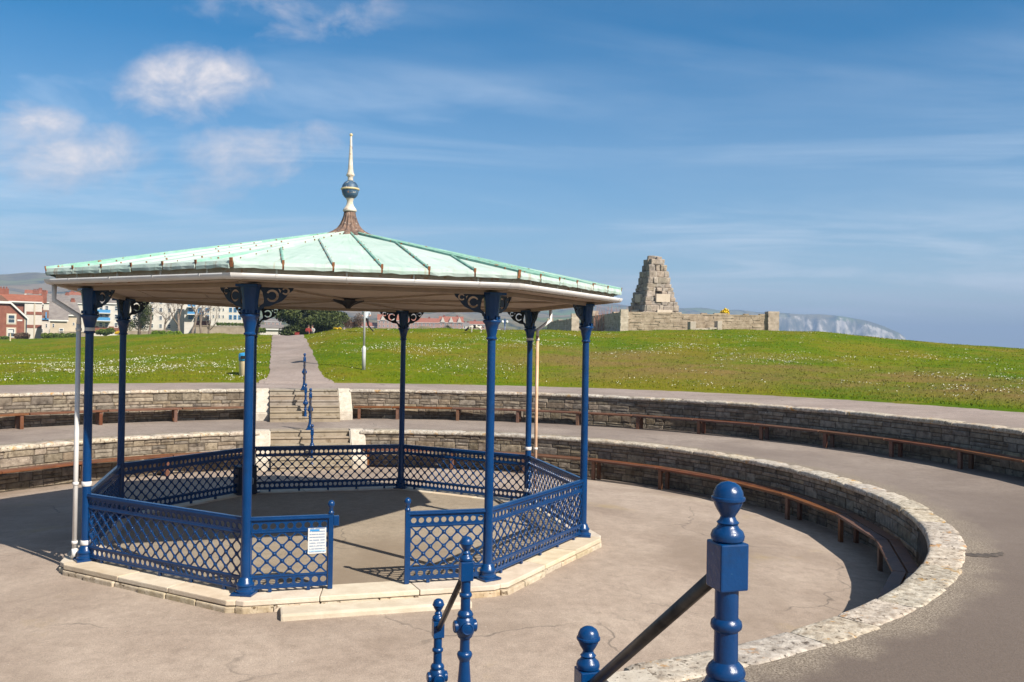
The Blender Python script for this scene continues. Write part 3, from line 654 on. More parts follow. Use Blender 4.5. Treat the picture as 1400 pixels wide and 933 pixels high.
# roof
RE, ZE, ZA_ = 4.86, 4.272, 5.27
roofc = MB(); roofc.add([octp(RE - .06, k) + Vector((0, 0, ZE - .02)) for k in range(8)] + [Vector((0, 0, ZA_ - .02))] + [octp(RE - .12, k) + Vector((0, 0, ZE - .05)) for k in range(8)],
                        [(k, (k + 1) % 8, 8) for k in range(8)] + [(9 + (k + 1) % 8, 9 + k, k, (k + 1) % 8)[::-1] for k in range(8)] + [tuple(9 + k for k in range(7, -1, -1))])
roof = bbuild(roofc, 'roof', mt['copper2'])
rq = random.Random(9)
for k in range(8):
    A, B = octp(RE, k), octp(RE, k + 1); ex = (B - A).normalized(); Ls = (B - A).length; m0 = (A + B) / 2
    ap = m0.length; nh = m0.normalized(); S = math.hypot(ap, ZA_ - ZE); sl_ = (-nh * ap + Vector((0, 0, ZA_ - ZE))) / S; nn = ex.cross(sl_).normalized()
    if nn.z < 0: nn = -nn
    org = m0 + Vector((0, 0, ZE)); nb = 6; stop = .055 * S
    def W_(x, s, h=0): return org + ex * x + sl_ * s + nn * h
    smax = lambda x: S * (1 - abs(x) / (Ls / 2))
    xs = [-Ls / 2 + Ls * i / nb for i in range(nb + 1)]
    for i in range(nb):
        x0, x1 = xs[i] + .012, xs[i + 1] - .012
        tops = []
        pts = [(x0, 0), (x1, 0)]
        s1, s0 = max(.0, smax(x1) - .03), max(.0, smax(x0) - .03)
        if x1 > 0 and i == nb - 1: pts = [(x0, 0), (xs[i + 1] - .03, 0)]; s1 = None
        if i == 0: pts = [(xs[0] + .03, 0), (x1, 0)]; s0 = None
        up = []
        if s1 is not None: up.append((x1, min(s1, S - .25)))
        if s0 is not None: up.append((x0, min(s0, S - .25)))
        P = pts + up
        mb = MB(); n = len(P); j = [rq.uniform(-.004, .006) for _ in P]
        mb.add([W_(x, s, .012 + j[q]) for q, (x, s) in enumerate(P)] + [W_(x, s, -.012) for x, s in P],
               [tuple(range(n)), tuple(range(2 * n - 1, n - 1, -1))] + [((q + 1) % n, q, n + q, n + (q + 1) % n) for q in range(n)])
        o = bbuild(mb, 'roof_sheet', mt['copper'], roof)
        # turned-down edge, bent unevenly
        m2 = MB(); g = 5; V = []
        for q in range(g + 1):
            x = P[0][0] + (P[1][0] - P[0][0]) * q / g; dr = .088 + rq.uniform(-.008, .01); ou = rq.uniform(-.004, .018)
            e0 = W_(x, -.002, .016); V += [e0, e0 + nh * (.012 + ou * .4) - Vector((0, 0, dr * .55)), e0 + nh * ou - Vector((0, 0, dr)), e0 - nh * .012 - Vector((0, 0, dr)), e0 - nh * .012]
        m2.add(V, [(q * 5 + t, q * 5 + 5 + t, q * 5 + 6 + t, q * 5 + 1 + t) for q in range(g) for t in range(4)] + [(0, 1, 2, 3, 4), tuple(g * 5 + t for t in (4, 3, 2, 1, 0))])
        bbuild(m2, 'drip_edge', mt['copper'], roof)
    def seam(a, b, nm, hgt=.042, wid=.02, dots=True):
        a = Vector(a); b = Vector(b); d = (b - a); ln = d.length; d.normalize(); sd = nn.cross(d).normalized() if nm == 'seam' else Vector((0, 0, 1)).cross(d).normalized(); uv_ = d.cross(sd)
        if uv_.z < 0: uv_ = -uv_; sd = -sd
        mb = MB(); prof = [(-wid, -.01), (-wid * .8, hgt * .8), (0, hgt), (wid * .8, hgt * .8), (wid, -.01)]
        nseg = 5; V = []
        for q in range(nseg + 1):
            p = a.lerp(b, q / nseg) + uv_ * rq.uniform(-.003, .003)
            V += [p + sd * u + uv_ * v for u, v in prof]
        mb.add(V, [(q * 5 + t, q * 5 + t + 1, q * 5 + 6 + t, q * 5 + 5 + t) for q in range(nseg) for t in range(4)] + [(4, 3, 2, 1, 0), tuple(nseg * 5 + t for t in range(5))])
        o = bbuild(mb, nm, mt['copper2'] if rq.random() < .7 else mt['copper'], roof)
        nd = int(ln / .42); md = MB()
        for q in range(nd):
            p = a.lerp(b, (q + .5 + rq.uniform(-.2, .2)) / max(nd, 1)) + uv_ * (hgt + .001)
            for s in (-1, 1):
                if rq.random() < .7:
                    c_ = p + sd * (s * wid * 1.15) - uv_ * hgt * .45; r_ = rq.uniform(.005, .0105)
                    md.add([c_ + d * r_ * x + sd * s * r_ * .8 * y + uv_ * r_ * z * 1.3 for x in (-1, 1) for y in (-1, 1) for z in (-1, 1)], [(0, 1, 3, 2), (4, 6, 7, 5), (0, 4, 5, 1), (2, 3, 7, 6), (0, 2, 6, 4), (1, 5, 7, 3)])
        if md.v: ob = bbuild(md, 'fixings', mt['rustdot'], roof); ob['kind'] = 'stuff'
        # dark end at the eave
        c_ = a + uv_ * .012; MBq = MB(); MBq.add([c_ + d * x + sd * y + uv_ * z for x in (-.012, .004) for y in (-wid * .8, wid * .8) for z in (-.075, hgt * .8)], [(0, 1, 3, 2), (4, 6, 7, 5), (0, 4, 5, 1), (2, 3, 7, 6), (0, 2, 6, 4), (1, 5, 7, 3)])
        bbuild(MBq, 'seam_end', mt['rustdot'], roof)
    for i in range(1, nb):
        seam(W_(xs[i], -.004), W_(xs[i], min(smax(xs[i]) - .02, S - .3)), 'seam')
    seam(A + Vector((0, 0, ZE)), A.lerp(Vector((0, 0, 0)), .93) + Vector((0, 0, ZE + (ZA_ - ZE) * .93)), 'hip_seam', .05, .026)
# fascia, gutter, soffit, beams
for k in range(8):
    A, B = octp(4.735, k), octp(4.735, k + 1); d = (B - A).normalized(); ln = (B - A).length; ang = math.atan2(d.y, d.x)
    bbuild(MB().box(0, ln, 0, .022, 4.055, 4.235), 'fascia_board', mt['fascia'], None, False, 0, A, ang)
    G0, G1 = octp(4.812, k), octp(4.812, k + 1); ext = 0
    gm = MB(); gl = (G1 - G0).length; n = 10; prof = [(-.070 * math.cos(math.pi * i / n), -.072 * math.sin(math.pi * i / n)) for i in range(n + 1)]
    prof += [(.063 * math.cos(math.pi * i / n), -.064 * math.sin(math.pi * i / n)) for i in range(n + 1)]
    m = len(prof); tn = math.tan(math.pi / 8)
    V = [Vector((-y * tn * -1 if False else (y * tn if x_ == 0 else gl - y * tn), y, z)) for x_ in (0, 1) for (y, z) in prof]
    gm.add(V, [(i, (i + 1) % m, m + (i + 1) % m, m + i) for i in range(m)])
    gut = bbuild(gm, 'gutter', mt['white'], None, True, 0, G0 + Vector((0, 0, 4.135)), ang)
    for q in range(4):
        xx = gl * (q + .6) / 4.2; cm = MB(); ar = [(-.0735 * math.cos(math.pi * i / n), -.0755 * math.sin(math.pi * i / n)) for i in range(n + 1)]; ai = [(.0705 * math.cos(math.pi * i / n), -.0725 * math.sin(math.pi * i / n)) for i in range(n + 1)]
        pr_ = ar + ai; mm = len(pr_); cm.add([Vector((xx + s, y, z)) for s in (-.014, .014) for (y, z) in pr_], [(i, (i + 1) % mm, mm + (i + 1) % mm, mm + i) for i in range(mm)] + [tuple(range(mm)), tuple(range(2 * mm - 1, mm - 1, -1))])
        cm.box(xx - .012, xx + .012, .058, .075, -.01, .07)
        bbuild(cm, 'gutter_bracket', mt['white'], gut)
    # corner union
    am = AK[k]; cu_ = MB(); M0 = Matrix.Translation(octp(4.812, k) + Vector((0, 0, 4.135)))
    for s in (1, -1):
        dd = (octp(1, k + s) - octp(1, k)).normalized(); yy = Vector((0, 0, 1)).cross(dd) if s == 1 else -Vector((0, 0, 1)).cross(dd)
        V = []
        for x_ in (.0, .11):
            for (y, z) in [(-.074 * math.cos(math.pi * i / n), -.076 * math.sin(math.pi * i / n)) for i in range(n + 1)]: V.append(octp(4.812, k) + dd * (x_ + y * tn * (1 if x_ == 0 else 0)) + yy * y + Vector((0, 0, z + 4.135)))
        cu_.add(V, [(i, i + 1, n + 2 + i, n + 1 + i) for i in range(n)])
    bbuild(cu_, 'gutter_corner', mt['white'], None, True)
    # soffit: boards running with the eave
    nbd = 9
    for q in range(nbd):
        r0, r1 = 4.72 * (1 - q / nbd), 4.72 * (1 - (q + 1) / nbd); r0 -= .012
        z = 4.06 + rq.uniform(-.004, .004) + .02 * q / nbd
        a0, a1, b0, b1 = octp(r0, k), octp(r0, k + 1), octp(max(r1, .02), k), octp(max(r1, .02), k + 1)
        a0 = a0.lerp(a1, .002); a1 = a1.lerp(a0, .002)
        mb = MB(); mb.vprism([(a0.x, a0.y), (a1.x, a1.y), (b1.x, b1.y), (b0.x, b0.y)], z, z + .02); bbuild(mb, 'soffit_board', mt['board'])
    A, B = CP[k], octp(RC, k + 1); d = (B - A).normalized(); bbuild(MB().box(.1, L - .1, -.05, .05, 4.0, 4.058), 'beam', mt['board'], None, False, 0, A, math.atan2(d.y, d.x))
    hb = MB().box(.3, 4.6, -.02, .02, 4.035, 4.06); bbuild(hb, 'ceiling_batten', mt['board'], None, False, 0, (0, 0, 0), AK[k])
cr = MB().lathe([(.03, 3.9), (.06, 3.94), (.1, 3.97), (.22, 4.02), (.3, 4.05), (.3, 4.06)], 16, None, lambda a, z: 1 + .12 * math.cos(8 * a)); bbuild(cr, 'ceiling_rose', mt['black'])
# finial
fb = MB().lathe([(.47, 5.165), (.45, 5.195), (.40, 5.22), (.33, 5.25), (.26, 5.29), (.205, 5.335), (.16, 5.40), (.13, 5.48), (.107, 5.57), (.1, 5.64)], 64, None, lambda a, z: 1 + .13 * math.cos(16 * a) * min(1, (5.7 - z) / .25))
fin = bbuild(fb, 'finial', mt['rust'], None, True)
bbuild(MB().lathe([(.112, 5.64), (.125, 5.655), (.118, 5.685), (.095, 5.715), (.07, 5.75), (.055, 5.80), (.055, 5.84), (.07, 5.87), (.078, 5.885)], 22), 'finial_neck', mt['dirtywhite'], fin, True)
bbuild(MB().lathe([(.06, 5.88), (.1, 5.9), (.135, 5.945), (.15, 6.0), (.152, 6.045), (.15, 6.05), (.14, 6.11), (.11, 6.16), (.07, 6.19), (.05, 6.2)], 26), 'finial_ball', mt['ball'], fin, True)
bbuild(MB().lathe([(.15, 6.03), (.166, 6.035), (.168, 6.05), (.165, 6.06), (.148, 6.066)], 26), 'finial_band', mt['band'], fin, True)
bbuild(MB().lathe([(.045, 6.19), (.052, 6.21), (.045, 6.245), (.05, 6.27), (.075, 6.295), (.074, 6.31), (.055, 6.35), (.045, 6.42), (.034, 6.6), (.022, 6.85), (.016, 7.0)], 14), 'finial_spike', mt['dirtywhite'], fin, True)
bbuild(MB().lathe([(.012, 6.995), (.026, 7.01), (.03, 7.025), (.024, 7.045), (.004, 7.055)], 12), 'finial_tip', mt['band'], fin, True)
# downpipes
def downpipe(k, side, mat2):
    a = AK[k]; out = Vector((math.cos(a), math.sin(a), 0)); tg = Vector((-math.sin(a), math.cos(a), 0)) * side
    c = octp(RC, k); p0 = octp(4.80, k) * .985 + tg * .12; top = p0 + Vector((0, 0, 4.09))
    v = c + out * .13 + tg * .09
    pts = [top, p0 + Vector((0, 0, 3.84)), v + Vector((0, 0, 3.62)), v + Vector((0, 0, 3.5)), v + Vector((0, 0, .12)), v + tg * .05 + out * .03 + Vector((0, 0, .03))]
    dp = bbuild(MB().tube(pts[:4], .036, 14), 'downpipe', mt['white'], None, True)
    bbuild(MB().tube(pts[3:5], .034, 14), 'lower_pipe', mat2, dp, True)
    bbuild(MB().tube([v + Vector((0, 0, .17)), v + Vector((0, 0, .08)), v + tg * .09 + Vector((0, 0, .02))], .038, 12), 'shoe', mt['white'], dp, True)
    for z in (.26, 1.13, 3.42):
        m = MB().lathe([(.066, z - .035), (.071, z - .03), (.071, z + .03), (.066, z + .035)], 20, Matrix.Translation(c)); m.lathe([(.038, z - .022), (.043, z - .02), (.043, z + .02), (.038, z + .022)], 14, Matrix.Translation(v))
        bbuild(m, 'pipe_clip', mt['white'], dp, True)
mt['pipe_rust'] = pmat('stained_pipe', (0.62, 0.45, 0.33), (0.5, 0.3, 0.18), rough=0.6, scale=3)
downpipe(7, -1, mt['white']); downpipe(3, -1, mt['pipe_rust'])
# notice on the railing by the gate
nm_ = bpy.data.materials.new('printed_notice'); nm_.use_nodes = True; t = nm_.node_tree; b = t.nodes['Principled BSDF']
oc = N(t, 'ShaderNodeTexCoord').outputs['Object']; s_ = N(t, 'ShaderNodeSeparateXYZ', ins={0: oc}); X_, Y_, Z_ = s_.outputs
lines = ramp(t, M_(t, 'FRACT', M_(t, 'MULTIPLY', Z_, 26.0)), [(0.0, (0.20, 0.25, 0.33)), (0.34, (0.20, 0.25, 0.33)), (0.42, (0.56, 0.56, 0.55)), (1.0, (0.56, 0.56, 0.55))])
wn = N(t, 'ShaderNodeTexNoise', ins={'Vector': N(t, 'ShaderNodeMapping', ins={0: oc, 3: (45, 1, 26)}).outputs[0], 'Scale': 1.0}).outputs[0]
lines = mixc(t, M_(t, 'GREATER_THAN', wn, 0.60), lines, (0.56, 0.56, 0.55))
head = M_(t, 'MULTIPLY', M_(t, 'MULTIPLY', M_(t, 'GREATER_THAN', Z_, 0.127), M_(t, 'LESS_THAN', Z_, 0.152)), M_(t, 'MULTIPLY', M_(t, 'GREATER_THAN', X_, -.095), M_(t, 'LESS_THAN', X_, .03)))
c_ = mixc(t, head, lines, (0.03, 0.22, 0.5))
mar = M_(t, 'GREATER_THAN', M_(t, 'ABSOLUTE', X_), 0.1); c_ = mixc(t, mar, c_, (0.56, 0.56, 0.55))
foot_ = M_(t, 'MULTIPLY', M_(t, 'GREATER_THAN', Z_, -.14), M_(t, 'LESS_THAN', Z_, -.128)); c_ = mixc(t, foot_, c_, (0.3, 0.5, 0.7))
t.links.new(c_, b.inputs['Base Color']); b.inputs['Roughness'].default_value = 0.35
pN = CP[0] + d01 * .905 + n01 * .024
o = MB().box(-.118, .118, -.003, .003, -.17, .17).build('notice', nm_, None, False, 0, (pN.x, pN.y, .65), math.atan2(d01.y, d01.x))
tag(o, 'white printed notice with blue heading fixed to the bandstand railing', 'notice')
# dark cabinet inside the bandstand
cb = empty('cabinet', (-2.62, 3.22, -.004), R_(126.4 - 90), 'dark navy metal cabinet standing on the bandstand floor', 'cabinet')
MB().box(-.2, .2, -.16, .16, 0, .58).build('body', mt['navy'], cb, bevel=.012)
MB().box(-.22, .22, -.18, .18, .582, .61).build('lid', mt['navy'], cb, bevel=.008)
MB().box(-.18, .18, -.172, -.162, .06, .54).build('door', mt['navy'], cb, bevel=.003)
MB().tube([(.1, -.175, .36), (.1, -.195, .33), (.1, -.195, .25), (.1, -.175, .22)], .008, 8).build('handle', mt['white'], cb, True)

# ------------------------------------------------------------------ the hillside beyond the path
# crest points: a bearing, how high the grass stands there, and its distance
CREST = [(-900, 474, 62), (-300, 472, 75), (0, 467.5, 85), (70, 464, 85), (150, 459.5, 82), (230, 457, 78), (300, 456.5, 74), (360, 458.5, 68), (395, 460, 64), (415, 459.5, 63), (435, 456, 62), (460, 451.5, 61), (500, 449.5, 61),
         (580, 450, 61), (640, 451, 61), (750, 452.5, 62), (850, 454, 62), (950, 451, 62), (1050, 452.5, 62), (1110, 453.5, 61), (1160, 459, 60), (1240, 468, 58), (1300, 473, 57), (1400, 480, 55), (1600, 488, 52), (2100, 492, 48)]
_th = []; _rc = []; _zc = []; _zf = []
for (x, y, d) in CREST:
    p = at(x, y, d); e = p - CC; _th.append(math.atan2(e.y, e.x)); _rc.append(math.hypot(e.x, e.y)); _zc.append(p.z)
    _zf.append(2.9 if x < 330 else (2.9 + (x - 330) / 200 * -6 if x < 530 else -5.0))
o_ = np.argsort(_th); _th = np.array(_th)[o_]; _rc = np.array(_rc)[o_]; _zc = np.array(_zc)[o_]; _zf = np.array(_zf)[o_]
_th = np.concatenate([[_th[0] - .6], _th, [_th[-1] + .6]]); _rc = np.concatenate([[45], _rc, [45]]); _zc = np.concatenate([[1.3], _zc, [1.6]]); _zf = np.concatenate([[-5], _zf, [2]])
def hz(x, y):
    x = np.asarray(x, float); y = np.asarray(y, float)
    ex, ey = x - CC.x, y - CC.y; r = np.hypot(ex, ey); t = np.arctan2(ey, ex); t = np.where(t < -math.pi / 2, t + 2 * math.pi, t)
    rc = np.interp(t, _th, _rc); zc = np.interp(t, _th, _zc); zf = np.interp(t, _th, _zf)
    s = np.clip((r - R_GRASS) / (rc - R_GRASS), 0, 1); up = 1.60 + (zc - 1.60) * (1.30 * s - 0.30 * s * s)
    k = np.clip((r - rc) / 90.0, 0, 1); k = np.where(zf > 1, k * k * (3 - 2 * k), np.clip((r - rc - 24) / 110, 0, 1) ** 1.3)
    z = up + (zf - zc) * k
    far = np.clip((r - 190) / 160, 0, 1); z = z + np.where(zf < 1, -12 * far, 0)
    lump = 0.05 * np.sin(x * .9 + 1.3 * np.sin(y * .31)) * np.sin(y * .7 + 1.1) + 0.035 * np.sin(x * 2.3 + y * 1.7)
    return z + lump * np.clip((r - R_GRASS) / 4, 0, 1) * np.clip((400 - r) / 100, 0, 1)
def hzf(x, y): return float(hz(x, y))
rad = np.concatenate([np.linspace(19.6, 20.6, 4), np.linspace(21.2, 75, 70), np.geomspace(77, 420, 34)])
ths = np.radians(np.linspace(-85, 275, 541)[:-1])
RR, TT = np.meshgrid(rad, ths, indexing='ij')
# ragged turf edge
wob = 0.10 * np.sin(TT * 61) * np.sin(TT * 23 + 1) + 0.06 * np.sin(TT * 173 + 2) + 0.04 * np.sin(TT * 311)
X = CC.x + (RR + np.where(RR < 20.7, wob, 0)) * np.cos(TT); Y = CC.y + (RR + np.where(RR < 20.7, wob, 0)) * np.sin(TT); Zt = hz(X, Y)
edge = np.clip((RR - 19.6) / .5, 0, 1); Zt = np.where(RR < 20.7, np.maximum(Zt, Z_UP) - .03 + .075 * edge, Zt + 0.02)
nA, nB = RR.shape; idx = np.arange(nA * nB).reshape(nA, nB); nxt = np.roll(idx, -1, 1)
F = np.stack([idx[:-1], idx[1:], nxt[1:], nxt[:-1]], -1).reshape(-1, 4)
gm_ = bpy.data.materials.new('downland_grass'); gm_.use_nodes = True; t = gm_.node_tree; b = t.nodes['Principled BSDF']
pos = N(t, 'ShaderNodeNewGeometry').outputs['Position']
n1 = N(t, 'ShaderNodeTexNoise', ins={'Vector': pos, 'Scale': 0.16, 'Detail': 6, 'Roughness': 0.6}).outputs[0]
n2 = N(t, 'ShaderNodeTexNoise', ins={'Vector': pos, 'Scale': 6.0, 'Detail': 6, 'Roughness': 0.75}).outputs[0]
c = ramp(t, n1, [(0.38, (0.070, 0.122, 0.004)), (0.5, (0.105, 0.138, 0.005)), (0.62, (0.145, 0.132, 0.012))])
# dry band of worn turf low on the slope towards the ruin
sp_ = N(t, 'ShaderNodeSeparateXYZ', ins={0: pos}); ex = M_(t, 'SUBTRACT', sp_.outputs[0], CC.x); ey = M_(t, 'SUBTRACT', sp_.outputs[1], CC.y)
rr = M_(t, 'SQRT', M_(t, 'ADD', M_(t, 'MULTIPLY', ex, ex), M_(t, 'MULTIPLY', ey, ey)))
bd = ramp(t, M_(t, 'DIVIDE', M_(t, 'SUBTRACT', rr, 20.0), 40.0), [(0.02, (0, 0, 0)), (0.10, (0.9, 0.9, 0.9)), (0.24, (0.9, 0.9, 0.9)), (0.38, (0, 0, 0))])
rt = ramp(t, M_(t, 'DIVIDE', sp_.outputs[0], 20.0), [(0.0, (0.05, 0.05, 0.05)), (0.35, (1, 1, 1))])
n3 = N(t, 'ShaderNodeTexNoise', ins={'Vector': N(t, 'ShaderNodeMapping', ins={0: pos, 3: (.16, .3, 1)}).outputs[0], 'Scale': 1.0, 'Detail': 6, 'Roughness': 0.65}).outputs[0]
dryf = M_(t, 'MULTIPLY', M_(t, 'MULTIPLY', bd, rt), ramp(t, n3, [(0.36, (0, 0, 0)), (0.58, (1, 1, 1))]))
n5 = N(t, 'ShaderNodeTexNoise', ins={'Vector': N(t, 'ShaderNodeMapping', ins={0: pos, 3: (.5, .8, 1)}).outputs[0], 'Scale': 1.0, 'Detail': 7, 'Roughness': 0.7}).outputs[0]
c = mixc(t, ramp(t, n5, [(0.52, (0, 0, 0)), (0.66, (0.75, 0.75, 0.75))]), c, (0.165, 0.14, 0.022)); c = mixc(t, ramp(t, n5, [(0.30, (0.8, 0.8, 0.8)), (0.43, (0, 0, 0))]), c, (0.045, 0.095, 0.004))
c = mixc(t, dryf, c, (0.175, 0.12, 0.042))
c = mixc(t, 0.6, c, ramp(t, n2, [(0.3, (0.55, 0.6, 0.5)), (0.7, (1.45, 1.4, 1.4))]), 'MULTIPLY')
t.links.new(c, b.inputs['Base Color']); b.inputs['Roughness'].default_value = 1.0; b.inputs['Specular IOR Level'].default_value = .03
bp = N(t, 'ShaderNodeBump', ins={'Strength': .8, 'Distance': .08, 'Height': n2}); t.links.new(bp.outputs[0], b.inputs['Normal'])
struct(put('hillside', npmesh('hillside', np.stack([X, Y, Zt], -1).reshape(-1, 3), F, gm_, True)))
# soil edge where the turf meets the path
# path up the lawn
b0 = onz(405, 522.5, Z_UP); tp = at(393, 460, 65); dirp = Vector((tp.x - b0.x, tp.y - b0.y, 0)); plen = dirp.length; dirp.normalize(); nrm_ = Vector((dirp.y, -dirp.x, 0))
V = []; F = []; nS = 90
for i in range(nS + 1):
    s = -1.3 + (plen + 9.3) * i / nS; fl = 0.35 * math.exp(-max(s, 0) / .8)
    for j in range(7):
        u = (j / 3 - 1) * (1.10 + fl + .025 * math.sin(i * .9) + .02 * math.sin(i * 2.3)); p = b0 + dirp * s + nrm_ * (u + .0)
        z = max(hzf(p.x, p.y), Z_UP) + .045 + (.008 if abs(u) < 1.0 else 0) + (.012 if s < 1.5 else 0); z = Z_UP - .03 if i == 0 else z; V.append((p.x, p.y, z))
for i in range(nS):
    for j in range(6): F.append((i * 7 + j, i * 7 + j + 1, i * 7 + 8 + j, i * 7 + 7 + j))
struct(put('lawn_path', npmesh('lawn_path', V, F, mt['tar_path'], True)))
def path_uv(x, y):
    e = Vector((x - b0.x, y - b0.y, 0)); return e.dot(dirp), e.dot(nrm_)

# grass blades and daisies
def scatter(n, a0, a1, r0, r1, pw=1.0):
    tt = np.radians(nr.uniform(a0, a1, n)); rr = r0 + (r1 - r0) * nr.random(n) ** pw
    x, y = CC.x + rr * np.cos(tt), CC.y + rr * np.sin(tt)
    px = (x - b0.x) * nrm_.x + (y - b0.y) * nrm_.y; ps = (x - b0.x) * dirp.x + (y - b0.y) * dirp.y
    k = (np.abs(px) > 1.2) | (ps > plen + 6); return x[k], y[k], rr[k]
x, y, r = scatter(95000, 8, 152, 20.15, 66, 1.25)
z = hz(x, y) + .02 + np.clip(.03 * (20.7 - r), 0, 1); n = len(x); h = nr.uniform(.03, .075, n) * np.where(r < 20.6, 1.4, 1); a = nr.uniform(0, 6.283, n); wd = nr.uniform(.012, .03, n)
lx, ly = nr.normal(0, .03, n), nr.normal(0, .03, n)
V = np.stack([np.stack([x - wd * np.cos(a), y - wd * np.sin(a), z - .01], -1), np.stack([x + wd * np.cos(a), y + wd * np.sin(a), z - .01], -1), np.stack([x + lx, y + ly, z + h], -1)], 1).reshape(-1, 3)
mt['blade'] = pmat('grass_blades', (0.065, 0.115, 0.004), (0.20, 0.195, 0.012), rough=1.0, scale=.8, detail=8, spec=.03)
mb_t = mt['blade'].node_tree; bb = mb_t.nodes['Principled BSDF']; cs_ = bb.inputs['Base Color'].links[0].from_socket
pos = N(mb_t, 'ShaderNodeNewGeometry').outputs['Position']
sp_ = N(mb_t, 'ShaderNodeSeparateXYZ', ins={0: pos}); ex = M_(mb_t, 'SUBTRACT', sp_.outputs[0], CC.x); ey = M_(mb_t, 'SUBTRACT', sp_.outputs[1], CC.y)
rr_ = M_(mb_t, 'SQRT', M_(mb_t, 'ADD', M_(mb_t, 'MULTIPLY', ex, ex), M_(mb_t, 'MULTIPLY', ey, ey)))
bd = ramp(mb_t, M_(mb_t, 'DIVIDE', M_(mb_t, 'SUBTRACT', rr_, 20.0), 40.0), [(0.02, (0, 0, 0)), (0.10, (0.9, 0.9, 0.9)), (0.24, (0.9, 0.9, 0.9)), (0.38, (0, 0, 0))])
rt = ramp(mb_t, M_(mb_t, 'DIVIDE', sp_.outputs[0], 20.0), [(0.0, (0.05, 0.05, 0.05)), (0.35, (1, 1, 1))])
n3 = N(mb_t, 'ShaderNodeTexNoise', ins={'Vector': N(mb_t, 'ShaderNodeMapping', ins={0: pos, 3: (.16, .3, 1)}).outputs[0], 'Scale': 1.0, 'Detail': 6, 'Roughness': 0.65}).outputs[0]
mb_t.links.new(mixc(mb_t, M_(mb_t, 'MULTIPLY', M_(mb_t, 'MULTIPLY', bd, rt), ramp(mb_t, n3, [(0.36, (0, 0, 0)), (0.58, (1, 1, 1))])), cs_, (0.19, 0.135, 0.05)), bb.inputs['Base Color'])
g_ = put('grass', npmesh('grass', V, np.arange(3 * n).reshape(-1, 3), mt['blade'])); tag(g_, 'short green grass with dry patches over the sloping lawn', 'grass', None, 'stuff')
x, y, r = scatter(260000, 8, 152, 20.4, 62, 1.0)
den = np.sin(x * .42 + 1.2 * np.sin(y * .33)) * np.sin(y * .55 + 0.8 * np.sin(x * .27)) + .5 * np.sin(x * 1.3 + y * .9) * np.sin(y * 1.7 - x * .6)
band = np.where(x < -4, np.exp(-((r - 31) / 9) ** 2), np.exp(-((r - 34) / 8) ** 2) * .8 + .10)
k = nr.random(len(x)) < np.clip((den + .1) * .6, 0.006, 1) * band * np.where(x < -4, 1.1, np.where(x < 6, .9, .55)); x, y = x[k], y[k]; n = len(x); z = hz(x, y) + nr.uniform(.05, .085, n)
sz = nr.uniform(.013, .027, n); V = []
th_ = nr.uniform(0, 6.283, n); tilt = nr.uniform(.2, 1.1, n)
for q in range(5):
    aa = 2 * math.pi * q / 5; u = np.cos(aa) * sz; v = np.sin(aa) * sz
    # disc tilted towards the sun side
    V.append(np.stack([x + u * np.cos(th_) - v * np.sin(th_) * np.cos(tilt), y + u * np.sin(th_) + v * np.cos(th_) * np.cos(tilt), z + v * np.sin(tilt)], -1))
V = np.stack(V, 1).reshape(-1, 3)
mt['daisy'] = pmat('daisy_petals', (0.62, 0.62, 0.56), (0.58, 0.55, 0.42), rough=.8, scale=3)
dz_ = put('daisies', npmesh('daisies', V, np.arange(5 * n).reshape(-1, 5), mt['daisy'])); tag(dz_, 'white daisies scattered in drifts over the lawn', 'flowers', None, 'stuff')

# ------------------------------------------------------------------ lamp posts, bin, sign
mt['grey'] = pmat('grey_post_paint', (0.42, 0.43, 0.44), (0.52, 0.52, 0.52), rough=.45, scale=4)
mt['lampglass'] = pmat('lamp_globe', (0.7, 0.7, 0.68), rough=.2)
def gz(p): return hzf(p.x, p.y)
p = onz(497, 514.5, 1.78); lp = empty('lamp_post', (p.x, p.y, gz(p)), 0, 'pale grey lamp post at the lawn edge beside the path', 'lamp post')
MB().lathe([(.085, 0), (.085, 1.0), (.07, 1.03), (.055, 1.06), (.05, 1.1)], 18).build('base', mt['grey'], lp, True)
MB().lathe([(.05, 1.08), (.045, 3), (.038, 4.5), (.05, 4.55), (.05, 4.62)], 16).build('pole', mt['grey'], lp, True)
MB().lathe([(.1, 4.6), (.3, 4.64), (.31, 4.67), (.2, 4.75), (.05, 4.8)], 20).build('lamp_head', mt['grey'], lp, True)
p = at(690, 453, 95); l2 = empty('street_lamp', (p.x, p.y, gz(p) - .3), 0, 'dark blue lamp post with twin white globes beyond the grass crest', 'lamp post')
MB().lathe([(.12, 0), (.11, .9), (.07, 1.0), (.06, 2.55)], 12).build('pole', mt['blue'], l2, True)
for s in (-1, 1):
    MB().lathe([(.04, 2.0), (.12, 2.08), (.14, 2.2), (.1, 2.3), (.02, 2.34)], 10, Matrix.Translation((s * .24, 0, 0))).build('globe', mt['lampglass'], l2, True)
MB().box(-.24, .24, -.02, .02, 2.0, 2.04).build('crossarm', mt['blue'], l2)
mt['binblue'] = pmat('bin_blue', (0.03, 0.22, 0.45), (0.04, 0.27, 0.52), rough=.4); mt['bincream'] = pmat('bin_cream', (0.55, 0.44, 0.27), (0.62, 0.52, 0.34), rough=.6, scale=5)
p = onz(336.5, 516.5, 1.70); bn_ = empty('litter_bin', (p.x, p.y, gz(p) - .02), 0, 'cream litter bin with a bright blue top on the lawn', 'litter bin')
MB().lathe([(.27, 0), (.29, .05), (.31, .6), (.31, .66)], 22).build('body', mt['bincream'], bn_, True)
MB().lathe([(.325, .66), (.33, .7), (.33, .94), (.28, .99), (.1, 1.02)], 22).build('top', mt['binblue'], bn_, True)
MB().box(-.16, .16, -.345, -.30, .75, .88).build('opening', mt['black'], bn_)
